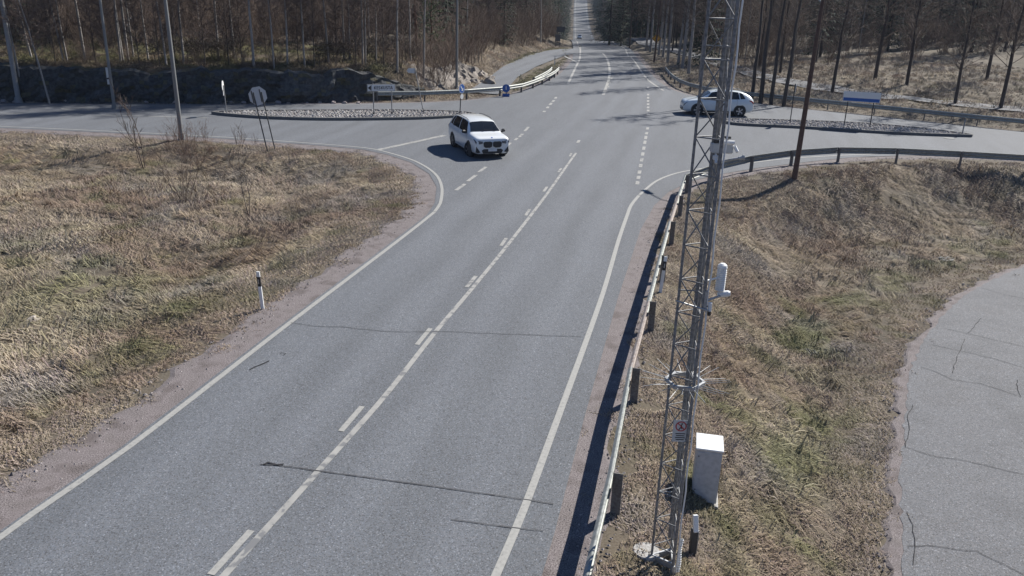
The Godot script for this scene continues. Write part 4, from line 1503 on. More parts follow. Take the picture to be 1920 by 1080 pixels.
# ------------------------------------------------------------------ cars
class Body:
	var st: Array   # stations: x, floor, belt, top, half width, half width of the top
	func pt(i: int, j: int) -> Vector3:
		var s: Array = st[i]
		var w: float = s[4]
		var r: float = s[5]
		var yb: float = s[1]
		var be: float = s[2]
		var tp: float = s[3]
		match j:
			0: return Vector3(s[0], yb, 0)
			1: return Vector3(s[0], yb, w * 0.8)
			2: return Vector3(s[0], yb + 0.06, w * 0.95)
			3: return Vector3(s[0], yb + 0.25 * (be - yb), w * 0.985)
			4: return Vector3(s[0], yb + 0.62 * (be - yb), w)
			5: return Vector3(s[0], be - 0.04, w * 0.985)
			6: return Vector3(s[0], be, w * 0.95)
			7: return Vector3(s[0], lerpf(be, tp, 0.5), lerpf(w * 0.95, r, 0.45))
			8: return Vector3(s[0], lerpf(be, tp, 0.9), r)
			9: return Vector3(s[0], lerpf(be, tp, 0.975), r * 0.82)
		return Vector3(s[0], tp, 0)
	func at(u: float, v: float) -> Vector3:
		var i := clampi(int(u), 0, st.size() - 2)
		var j := clampi(int(v), 0, 9)
		var a := u - i
		var b := v - j
		return pt(i, j).lerp(pt(i + 1, j), a).lerp(pt(i, j + 1).lerp(pt(i + 1, j + 1), a), b)
	func normal(u: float, v: float) -> Vector3:
		var n := (at(u + 0.3, v) - at(u - 0.3, v)).cross(at(u, minf(v + 0.3, 10)) - at(u, v - 0.3)).normalized()
		var c := at(u, v)
		return n if n.dot(Vector3(0, c.y - 0.7, c.z)) > 0 else -n
	func mesh(m: Material) -> ArrayMesh:
		var su := SurfaceTool.new()
		su.begin(Mesh.PRIMITIVE_TRIANGLES)
		su.set_smooth_group(0)
		var sub := 3
		var nu := (st.size() - 1) * sub
		var ring := func(u: float) -> Array:
			var a := []
			for j in 11:
				a.append(at(u, j))
			for j in range(9, 0, -1):
				var p := at(u, j)
				p.z = -p.z
				a.append(p)
			return a
		var prev: Array = ring.call(0.0)
		for i in nu:
			var nx: Array = ring.call(float(i + 1) / sub)
			for k in 20:
				var k2 := (k + 1) % 20
				for p in [prev[k], prev[k2], nx[k2], prev[k], nx[k2], nx[k]]:
					su.add_vertex(p)
			prev = nx
		for e in [0.0, float(st.size() - 1)]:
			var r: Array = ring.call(e)
			for k in range(1, 19):
				for p in ([r[0], r[k], r[k + 1]] if e > 0 else [r[0], r[k + 1], r[k]]):
					su.add_vertex(p)
		su.index()
		su.generate_normals()
		su.set_material(m)
		return su.commit()
	# a panel 6 mm proud of the body: corners as (station, profile) pairs
	func patch(q: Array, m: Material, mirror := false, off := 0.006, both := false) -> ArrayMesh:
		var mb := MB.new()
		var N := 8
		for sgn in ([1.0, -1.0] if both else ([-1.0] if mirror else [1.0])):
			var g := []
			for i in N + 1:
				var row := []
				for j in N + 1:
					var a: Vector2 = q[0].lerp(q[1], float(i) / N)
					var b: Vector2 = q[3].lerp(q[2], float(i) / N)
					var c := a.lerp(b, float(j) / N)
					var p := at(c.x, c.y) + normal(c.x, c.y) * off
					row.append(Vector3(p.x, p.y, p.z * sgn))
				g.append(row)
			for i in N:
				for j in N:
					var o: Vector3 = g[i][j] - Vector3(g[i][j].x, 0.7, 0)
					mb.quad(g[i][j], g[i + 1][j], g[i + 1][j + 1], g[i][j + 1], o)
		return mb.mesh(m)

func wheel(parent: Node, at: Vector3, sgn: float, r: float, rim: Material, steer: float) -> void:
	var w := Node3D.new()
	w.name = "wheel"
	parent.add_child(w, true)
	w.transform = Transform3D(Basis(Vector3.UP, steer), at)
	var t := Transform3D(Basis(Vector3.RIGHT, PI / 2 * sgn), Vector3.ZERO)
	var ty := MB.new()
	ty.lathe([Vector2(r * 0.66, -0.2), Vector2(r * 0.93, -0.2), Vector2(r, -0.17), Vector2(r, -0.02), Vector2(r * 0.95, 0.0), Vector2(r * 0.7, 0.004), Vector2(r * 0.68, -0.03)], 28, t)
	obj("tyre", ty, M.tyre, w)
	var rm := MB.new()
	rm.lathe([Vector2(r * 0.7, 0.0), Vector2(r * 0.66, 0.002), Vector2(r * 0.62, -0.04), Vector2(r * 0.6, -0.08), Vector2(0, -0.08)], 28, t)
	obj("rim", rm, M.dark_metal, w)
	var sp := MB.new()
	for k in 5:
		var g := TAU * k / 5.0
		for d in [-0.12, 0.12]:
			var a := Vector3(cos(g) * 0.05, sin(g) * 0.05, -0.02 * sgn)
			var b := Vector3(cos(g + d) * r * 0.66, sin(g + d) * r * 0.66, -0.005 * sgn)
			var e := (b - a).normalized()
			sp.box(Vector3(a.distance_to(b), 0.04, 0.03), Transform3D(Basis(e, Vector3(0, 0, 1).cross(e), Vector3(0, 0, 1)), (a + b) * 0.5), 0.004)
	sp.lathe([Vector2(0.07, -0.03), Vector2(0.065, 0.0), Vector2(0, 0.005)], 14, t)
	obj("spokes", sp, rim, w)

func make_car(called: String, label: String, at: Vector3, fwd: Vector3, paint: Material, rim: Material, style: int, steer := 0.0) -> Node3D:
	var root := thing(called, label, "car", at)
	fwd = fwd.normalized()
	root.basis = Basis(fwd, Vector3.UP, fwd.cross(Vector3.UP)).scaled(Vector3.ONE * (1.04 if style == 1 else 1.0))
	var b := Body.new()
	b.st = [[-2.25, .5, .86, 1.0, .76, .64], [-2.21, .34, .95, 1.12, .86, .7], [-2.1, .26, 1.06, 1.34, .905, .66], [-1.9, .23, 1.09, 1.54, .92, .65], [-1.55, .22, 1.08, 1.61, .922, .66], [-1.0, .21, 1.06, 1.645, .922, .67], [-.4, .21, 1.05, 1.65, .922, .675], [.15, .21, 1.03, 1.63, .922, .67], [.5, .21, 1.02, 1.58, .922, .66], [.85, .21, 1.015, 1.37, .922, .69], [1.17, .21, 1.01, 1.13, .922, .76], [1.32, .21, 1.0, 1.09, .92, .78], [1.7, .22, .985, 1.06, .915, .78], [2.0, .23, .96, 1.035, .905, .77], [2.14, .24, .93, 1.0, .885, .75], [2.215, .25, .87, .95, .85, .72], [2.25, .3, .76, .86, .79, .67]]
	if style == 1:
		b.st = [[-2.28, .55, .85, 1.0, .72, .62], [-2.22, .36, .95, 1.12, .86, .68], [-2.08, .27, 1.06, 1.28, .91, .62], [-1.75, .23, 1.08, 1.47, .925, .6], [-1.4, .22, 1.07, 1.56, .926, .62], [-.9, .21, 1.05, 1.615, .926, .65], [-.3, .21, 1.03, 1.635, .926, .66], [.15, .21, 1.02, 1.61, .926, .65], [.5, .21, 1.0, 1.53, .926, .63], [.9, .21, .99, 1.3, .926, .66], [1.28, .21, .98, 1.06, .922, .74], [1.45, .21, .965, 1.03, .92, .75], [1.75, .22, .93, 1.0, .905, .72], [2.02, .23, .87, .94, .87, .66], [2.17, .24, .79, .87, .81, .6], [2.25, .26, .68, .78, .73, .52], [2.29, .34, .57, .68, .64, .42]]
	part("body", b.mesh(paint), root)
	for mir in [false, true]:
		part("front_side_window", b.patch([Vector2(6.15, 6.15), Vector2(9.3, 6.2), Vector2(8.05, 8.0), Vector2(6.15, 8.0)], M.car_glass, mir), root)
		part("rear_side_window", b.patch([Vector2(4.2, 6.15), Vector2(6.0, 6.15), Vector2(6.0, 8.0), Vector2(4.4, 8.0)], M.car_glass, mir), root)
		part("quarter_window", b.patch([Vector2(3.2, 6.3), Vector2(4.08, 6.2), Vector2(4.28, 7.95), Vector2(3.7, 7.7)], M.car_glass, mir), root)
		part("headlight", b.patch([Vector2(13.3, 5.1), Vector2(15.6, 4.6), Vector2(15.6, 5.8), Vector2(13.3, 5.7)], M.headlamp, mir, 0.012), root)
		part("tail_light", b.patch([Vector2(1.0, 4.4), Vector2(2.4, 4.9), Vector2(2.5, 5.8), Vector2(1.0, 5.8)], M.tail_red, mir, 0.01), root)
		part("sill_trim", b.patch([Vector2(4.6, 1.6), Vector2(11.2, 1.6), Vector2(11.2, 2.5), Vector2(4.6, 2.5)], M.black_plastic if style == 1 else paint, mir, 0.012), root)
		var s := -1.0 if mir else 1.0
		for dx in [6.08, 4.14]:
			pass
		var mm := MB.new()
		mm.box(Vector3(0.13, 0.15, 0.2), Transform3D(Basis(Vector3.UP, 0.25 * s), Vector3(0.9, 1.13, 1.02 * s)), 0.045)
		mm.box(Vector3(0.06, 0.05, 0.14), Transform3D(Basis.IDENTITY, Vector3(0.92, 1.06, 0.92 * s)), 0.01)
		part("wing_mirror", mm.mesh(M.black_plastic), root)
		for hx in [0.05, -0.95]:
			var hm := MB.new()
			hm.box(Vector3(0.19, 0.03, 0.03), Transform3D(Basis.IDENTITY, Vector3(hx, 0.93, 0.922 * s)), 0.008)
			part("door_handle", hm.mesh(paint), root)
		var seam := MB.new()
		for u in [6.08, 4.5, 9.55]:
			for j in 14:
				var v0 := 2.2 + j * 0.28
				var p := b.at(u, v0) + b.normal(u, v0) * 0.004
				var q := b.at(u, v0 + 0.28) + b.normal(u, v0 + 0.28) * 0.004
				p.z *= s
				q.z *= s
				seam.quad(p - Vector3(0.005, 0, 0), p + Vector3(0.005, 0, 0), q + Vector3(0.005, 0, 0), q - Vector3(0.005, 0, 0), Vector3(0, 0, s))
		part("door_seam", seam.mesh(M.black_plastic), root)
		var rr := MB.new()
		rr.tube(Vector3(-1.6, 1.62, 0.6 * s), Vector3(-1.0, 1.665, 0.62 * s), 0.014, 0.014, 6)
		rr.tube(Vector3(-1.0, 1.665, 0.62 * s), Vector3(0.1, 1.655, 0.62 * s), 0.014, 0.014, 6)
		rr.tube(Vector3(0.1, 1.655, 0.62 * s), Vector3(0.32, 1.59, 0.6 * s), 0.014, 0.014, 6, true)
		part("roof_rail", rr.mesh(M.black_plastic if style == 0 else M.rim_bright), root)
		for wx in ([1.36, -1.33] if style == 0 else [1.4, -1.37]):
			var arch := MB.new()
			arch.lathe([Vector2(0.0, 0.0), Vector2(0.4, 0.0), Vector2(0.415, -0.02), Vector2(0.415, -0.2)], 28, Transform3D(Basis(Vector3.RIGHT, PI / 2 * s), Vector3(wx, 0.37, 0.925 * s)))
			part("wheel_arch", arch.mesh(M.black_plastic), root)
			wheel(root, Vector3(wx, 0.35, 0.932 * s), s, 0.35, rim, steer if wx > 0 else 0.0)
	part("windscreen", b.patch([Vector2(8.25, 8.25), Vector2(9.9, 8.0), Vector2(9.95, 10.0), Vector2(8.15, 10.0)], M.car_glass, false, 0.006, true), root)
	part("rear_window", b.patch([Vector2(2.1, 8.2), Vector2(3.1, 8.3), Vector2(3.2, 10.0), Vector2(2.1, 10.0)], M.car_glass, false, 0.006, true), root)
	var fb := Basis(Vector3(0, 0, 1), Vector3.UP, Vector3(-1, 0, 0))
	var front := 2.25 if style == 0 else 2.29
	if style == 0:
		for s in [-1.0, 1.0]:
			var k := MB.new()
			var poly := PackedVector2Array()
			for e in [[-0.17, 0.1], [-0.1, 0.135], [0.12, 0.135], [0.18, 0.09], [0.165, -0.08], [0.1, -0.13], [-0.08, -0.13], [-0.16, -0.08]]:
				poly.append(Vector2(e[0] * s * 1.24, e[1] * 1.08))
			k.prism(poly, 0.1, Transform3D(fb, Vector3(front - 0.005, 0.69, 0.232 * s)))
			part("grille", k.mesh(M.black_plastic), root)
			var tr := MB.new()
			tr.prism(PackedVector2Array([Vector2(0.1 * s, 0.16), Vector2(-0.1 * s, -0.12), Vector2(0.02 * s, -0.16), Vector2(0.13 * s, -0.12)]), 0.1, Transform3D(Basis(Vector3.UP, -0.35 * s) * fb, Vector3(front - 0.02, 0.46, 0.7 * s)))
			part("side_intake", tr.mesh(M.black_plastic), root)
			var hl := MB.new()
			hl.prism(PackedVector2Array([Vector2(0.2 * s, 0.1), Vector2(-0.2 * s, 0.06), Vector2(-0.19 * s, -0.04), Vector2(-0.05 * s, -0.075), Vector2(0.17 * s, -0.05)]), 0.16, Transform3D(Basis(Vector3.UP, -0.4 * s) * fb, Vector3(front - 0.075, 0.795, 0.665 * s)))
			part("headlamp_glass", hl.mesh(M.headlamp), root)
	var li := MB.new()
	li.prism(PackedVector2Array([Vector2(-0.54, 0.04), Vector2(-0.44, 0.11), Vector2(0.44, 0.11), Vector2(0.54, 0.04), Vector2(0.46, -0.1), Vector2(-0.46, -0.1)]), 0.14, Transform3D(fb, Vector3(front - 0.055, 0.37, 0)))
	part("lower_intake", li.mesh(M.black_plastic), root)
	var pm := MB.new()
	pm.box(Vector3(0.012, 0.115, 0.44), Transform3D(Basis.IDENTITY, Vector3(front + 0.035, 0.43, 0)), 0.003)
	part("number_plate", pm.mesh(M.plate), root)
	var wi := MB.new()
	wi.tube(Vector3(1.17, 1.14, -0.5), Vector3(1.06, 1.22, 0.05), 0.008, 0.008, 5)
	wi.tube(Vector3(1.17, 1.14, 0.1), Vector3(1.06, 1.2, 0.6), 0.008, 0.008, 5)
	part("wiper", wi.mesh(M.black_plastic), root)
	if style == 0:
		var bd := MB.new()
		bd.lathe([Vector2(0.045, 0.0), Vector2(0.04, 0.006), Vector2(0, 0.007)], 16, Transform3D(Basis(Vector3.BACK, -0.6), Vector3(2.14, 1.0, 0)))
		part("badge", bd.mesh(M.sign_blue), root)
	return root

func make_cars() -> void:
	make_car("turning_car", "white compact car turning out of the side road with its front towards us", Vector3(-1.95, 0.0, -41.15), Vector3(0.36, 0, 0.93), M.car_white, M.rim_dark, 0, 0.3)
	make_car("crossing_car", "pale blue-white car seen side-on crossing behind the lattice mast", Vector3(13.75, 0.0, -57.9), Vector3(-1, 0, -0.02), M.car_pale, M.rim_bright, 1)
	var z := -352.0
	var c := make_car("distant_car", "tiny white car far away down the road beyond the crest", Vector3(table(ROAD_X, z) - 1.8, table(ROAD_Y, z), z), Vector3(-0.06, 0, 1), M.car_white, M.rim_dark, 1)

# ------------------------------------------------------------------ plants
func bare_tree(sd: int, H: float, r0: float, nb: int, first: float, spread: float, col: Color, droop := 0.35) -> Array:
	var R := RandomNumberGenerator.new()
	R.seed = sd
	var trunk := MB.new()
	var crown := MB.new()
	crown.col = col
	var pts := [Vector3(0, -0.4, 0)]
	var K := 10
	var lean := Vector3(R.randf_range(-1, 1), 0, R.randf_range(-1, 1)) * 0.03
	for k in range(1, K + 1):
		pts.append(Vector3(R.randf_range(-1, 1) * 0.012 * H * k / K, H * k / K, R.randf_range(-1, 1) * 0.012 * H * k / K) + lean * H * k / K)
	for k in K:
		trunk.tube(pts[k], pts[k + 1], r0 * (1.0 - 0.93 * k / K), r0 * (1.0 - 0.93 * (k + 1) / K), 7)
	for i in nb:
		var t := lerpf(first, 0.98, (i + R.randf()) / nb)
		var f := t * K
		var o: Vector3 = pts[int(f)].lerp(pts[mini(int(f) + 1, K)], f - int(f))
		var g := i * 2.4 + R.randf_range(-0.4, 0.4)
		var L := (H * spread * pow(1.0 - t, 0.65) + 0.35) * R.randf_range(0.7, 1.15)
		var d := Vector3(cos(g), R.randf_range(0.7, 1.25), sin(g)).normalized()
		var rb := r0 * 0.28 * (1.0 - t * 0.75)
		var p := o
		var seg := 3
		for s in seg:
			var d2 := (d + Vector3(R.randf_range(-.2, .2), R.randf_range(-.15, .15) - droop * 0.25 * s, R.randf_range(-.2, .2))).normalized()
			var q := p + d2 * L / seg
			crown.tube(p, q, maxf(0.008, rb * (1.0 - s / 3.2)), maxf(0.006, rb * (1.0 - (s + 1) / 3.2)), 3)
			var ns := 2 if s < 1 else 3
			for e in ns:
				var a := p.lerp(q, R.randf())
				var d3 := (d2 + Vector3(R.randf_range(-1, 1), R.randf_range(-.5, .8), R.randf_range(-1, 1)) * 0.85).normalized()
				var l3 := L * R.randf_range(0.18, 0.4)
				var m := a + d3 * l3
				crown.tube(a, m, 0.013, 0.008, 3)
				for w in 4:
					var c := a.lerp(m, R.randf_range(0.25, 1.0))
					var d4 := (d3 + Vector3(R.randf_range(-1, 1), R.randf_range(-1, 0.6) - droop, R.randf_range(-1, 1)) * 0.8).normalized()
					crown.tube(c, c + d4 * R.randf_range(0.35, 0.85), 0.0095, 0.005, 3)
			p = q
			d = d2
	return [trunk, crown]

func bare_bush(sd: int, H: float, stems: int, col: Color, width := 0.5, thin := 1.0) -> MB:
	var R := RandomNumberGenerator.new()
	R.seed = sd
	var mb := MB.new()
	mb.col = col
	for i in stems:
		var g := R.randf() * TAU
		var p := Vector3(cos(g), 0, sin(g)) * R.randf() * 0.15 * H * width
		p.y = -0.1
		var d := Vector3(cos(g) * width * R.randf(), 1.0, sin(g) * width * R.randf()).normalized()
		var L := H * R.randf_range(0.65, 1.05)
		var rad := 0.011 * thin * H / 2.5
		for s in 4:
			d = (d + Vector3(R.randf_range(-.18, .18), 0, R.randf_range(-.18, .18))).normalized()
			var q := p + d * L / 4
			mb.tube(p, q, rad * (1.0 - s * 0.2), rad * (1.0 - (s + 1) * 0.2), 3)
			if s > 0:
				for e in 3:
					var a := p.lerp(q, R.randf())
					var d3 := (d + Vector3(R.randf_range(-1, 1), R.randf_range(-.2, .6), R.randf_range(-1, 1)) * 0.7).normalized()
					var m := a + d3 * L * R.randf_range(0.1, 0.25)
					mb.tube(a, m, rad * 0.5, rad * 0.3, 3)
					for w in 2:
						var c := a.lerp(m, R.randf_range(0.3, 0.9))
						mb.tube(c, c + (d3 + Vector3(R.randf_range(-1, 1), R.randf_range(-.3, .8), R.randf_range(-1, 1)) * 0.7).normalized() * L * R.randf_range(0.05, 0.12), rad * 0.35, rad * 0.2, 3)
			p = q
	return mb

func blade(mb: MB, p: Vector3, d: Vector3, L: float, w: float, up: Vector3) -> void:
	var s := d.cross(up).normalized() * w
	var m := p + d * L * 0.5
	mb.tri(p, m + s, p + d * L)
	mb.tri(p, m - s, p + d * L)

func spruce(sd: int, H: float) -> Array:
	var R := RandomNumberGenerator.new()
	R.seed = sd
	var trunk := MB.new()
	trunk.tube(Vector3(0, -0.4, 0), Vector3(0, H * 0.6, 0), 0.012 * H, 0.006 * H, 8)
	trunk.tube(Vector3(0, H * 0.6, 0), Vector3(0, H, 0), 0.006 * H, 0.01, 8)
	var mb := MB.new()
	var y := 0.06 * H
	while y < H * 0.985:
		var t := y / H
		var L := H * 0.19 * pow(1.0 - t, 0.8) + 0.15
		for b in 7:
			var g := R.randf() * TAU
			var l := L * R.randf_range(0.7, 1.15)
			var d := Vector3(cos(g), -0.28 + 0.55 * t, sin(g)).normalized()
			var o := Vector3(0, y + R.randf_range(-.2, .2), 0)
			mb.col = Color(.045, .035, .028)
			mb.tube(o, o + d * l, 0.025, 0.008, 3)
			var n := int(5 + l * 6)
			for k in n:
				var f := R.randf_range(0.15, 1.0)
				var p := o + d * l * f
				var gr := R.randf_range(0.6, 1.25)
				mb.col = Color(.022 * gr, .042 * gr, .022 * gr)
				var e := (d * 0.8 + Vector3(R.randf_range(-1, 1), R.randf_range(-.9, 0.1), R.randf_range(-1, 1)) * 0.8).normalized()
				blade(mb, p, e, R.randf_range(0.25, 0.55), 0.05, Vector3(R.randf_range(-.5, .5), 1, R.randf_range(-.5, .5)))
		y += H * 0.032 * (1.0 - 0.5 * t) + 0.05
	return [trunk, mb]

func pine(sd: int, H: float, first := 0.45, g0 := Color(.04, .065, .026)) -> Array:
	var R := RandomNumberGenerator.new()
	R.seed = sd
	var trunk := MB.new()
	var p0 := Vector3(0, -0.4, 0)
	for k in 6:
		var p1 := Vector3(R.randf_range(-.12, .12), H * (k + 1) / 6.0, R.randf_range(-.12, .12))
		trunk.tube(p0, p1, 0.014 * H * (1.0 - k / 7.0), 0.014 * H * (1.0 - (k + 1) / 7.0), 8)
		p0 = p1
	var mb := MB.new()
	for i in 40:
		var t := lerpf(first, 0.99, (i + R.randf()) / 40.0)
		var g := i * 2.4
		var L := H * 0.17 * sqrt(1.0 - t * 0.8) * R.randf_range(0.6, 1.1)
		var d := Vector3(cos(g), 0.25 + 0.5 * t, sin(g)).normalized()
		var o := Vector3(0, t * H, 0)
		mb.col = Color(.09, .055, .04)
		mb.tube(o, o + d * L, 0.035, 0.012, 3)
		for q in 5:
			var c := o + d * L * R.randf_range(0.35, 1.05) + Vector3(R.randf_range(-.35, .35), R.randf_range(-.1, .35), R.randf_range(-.35, .35))
			for k in 15:
				var e := Vector3(R.randf_range(-1, 1), R.randf_range(-.3, 1), R.randf_range(-1, 1)).normalized()
				var s := R.randf_range(0.6, 1.3)
				mb.col = Color(g0.r * s, g0.g * s, g0.b * s)
				blade(mb, c, e, R.randf_range(0.22, 0.4), 0.028, Vector3(R.randf(), R.randf(), R.randf()))
	return [trunk, mb]

var protos := {}

func tree_proto(key: String, pair: Array, bark: Material, leaf: Material) -> void:
	protos[key] = [pair[0].mesh(bark), pair[1].mesh(leaf)]

func plant(key: String, called: String, at: Vector3, s: float, label: String, category: String, group := "", turn := -1.0, lean := Vector3.ZERO) -> Node3D:
	var o := thing(called, label, category, at, group)
	var b := Basis(Vector3.UP, rng.randf() * TAU if turn < 0 else turn)
	if lean != Vector3.ZERO:
		b = Basis(Quaternion(Vector3.UP, (Vector3.UP + lean).normalized())) * b
	o.basis = b.scaled(Vector3.ONE * s)
	if protos[key][0]:
		part("trunk", protos[key][0], o)
	part("crown" if protos[key][0] else "stems", protos[key][1], o)
	return o

func multi(called: String, mesh: Mesh, xf: Array, cols: PackedColorArray, label: String, category: String) -> void:
	var mm := MultiMesh.new()
	mm.transform_format = MultiMesh.TRANSFORM_3D
	mm.use_colors = cols.size() > 0
	mm.mesh = mesh
	mm.instance_count = xf.size()
	var st := 16 if cols.size() else 12
	var buf := PackedFloat32Array()
	buf.resize(xf.size() * st)
	for i in xf.size():
		var t: Transform3D = xf[i]
		var k := i * st
		buf[k] = t.basis.x.x; buf[k + 1] = t.basis.y.x; buf[k + 2] = t.basis.z.x; buf[k + 3] = t.origin.x
		buf[k + 4] = t.basis.x.y; buf[k + 5] = t.basis.y.y; buf[k + 6] = t.basis.z.y; buf[k + 7] = t.origin.y
		buf[k + 8] = t.basis.x.z; buf[k + 9] = t.basis.y.z; buf[k + 10] = t.basis.z.z; buf[k + 11] = t.origin.z
		if cols.size():
			buf[k + 12] = cols[i].r; buf[k + 13] = cols[i].g; buf[k + 14] = cols[i].b; buf[k + 15] = 1.0
	mm.buffer = buf
	var o := MultiMeshInstance3D.new()
	o.name = numbered(called)
	o.multimesh = mm
	add_child(o)
	tag(o, label, category)
	o.set_meta("kind", "stuff")

func tuft(sd: int, blades: int, L: float, rise: float, w: float, fan := 0.9) -> ArrayMesh:
	var R := RandomNumberGenerator.new()
	R.seed = sd
	var mb := MB.new()
	for i in blades:
		var g := R.randfn(0.0, fan)
		var p := Vector3(R.randf_range(-.12, .12), -0.02, R.randf_range(-.12, .12))
		var dirh := Vector3(cos(g), 0, sin(g))
		var l := L * R.randf_range(0.5, 1.25)
		var h := rise * R.randf_range(0.3, 1.15)
		var s := R.randf_range(0.5, 1.45)
		mb.col = Color(s, s * R.randf_range(0.93, 1.03), s * R.randf_range(0.82, 1.1))
		var sd2 := dirh.rotated(Vector3.RIGHT, R.randf_range(-.4, .4)).cross(Vector3.UP).normalized()
		var m := p + dirh * l * 0.4 + Vector3.UP * h
		var e := p + dirh * l + Vector3.UP * h * R.randf_range(-0.1, 0.7) + sd2 * R.randf_range(-.08, .08)
		var w1 := sd2 * w * R.randf_range(0.6, 1.3)
		mb.quad(p - w1, p + w1, m + w1 * 0.85, m - w1 * 0.85, Vector3.UP)
		mb.tri(m - w1 * 0.85, m + w1 * 0.85, e, Vector3.UP)
	return mb.mesh(M.grass)

func grass_colour(x: float, z: float, reg: int) -> Color:
	var a := noise.get_noise_2d(x * 1.4 + 50, z * 1.4)
	var b := noise.get_noise_2d(x * 2.6 - 80, z * 2.6 + 30)
	var c := noise2.get_noise_2d(x * 7.0, z * 7.0)
	var col := Color(.34, .285, .21).lerp(Color(.27, .205, .145), clampf(0.5 + a * 1.3, 0, 1))
	col = col.lerp(Color(.32, .295, .25), clampf(b * 1.6 - 0.1, 0, 0.8))
	col = col.lerp(Color(.15, .165, .06), clampf(c * 1.3 + a * 0.5 - 0.32, 0, 0.62))
	col = col.lerp(Color(.43, .37, .27), clampf(noise2.get_noise_2d(x * 3.1 + 70, z * 3.1) * 2.2 - 0.15, 0, 0.75))
	if reg == 2:
		var lp := dist_to(LOW_PATH, Vector2(x, z))
		col = col.lerp(Color(.15, .17, .06), clampf(0.75 - absf(lp - 2.3) * 0.55 + c * 1.6, 0, 1) * 0.55)
	if reg == 1:
		col = col.lerp(Color(.16, .175, .07), clampf(1.1 - Vector2((x + 13.0) * 0.14, (z + 21.0) * 0.2).length() + c * 1.2, 0, 1) * 0.5)
	if reg == 3 and x > -2.0 and z < -69.0:
		col = col.lerp(Color(.13, .15, .05), 0.6)
	if reg == 5 and x < -9.0 and z > -75.0:
		col = Color(.15, .115, .075).lerp(Color(.12, .115, .045), clampf(0.4 + b * 1.5, 0, 1))
	var s := rng.randf_range(0.74, 1.3)
	return Color(col.r * s, col.g * s * 0.985, col.b * s * 1.04)

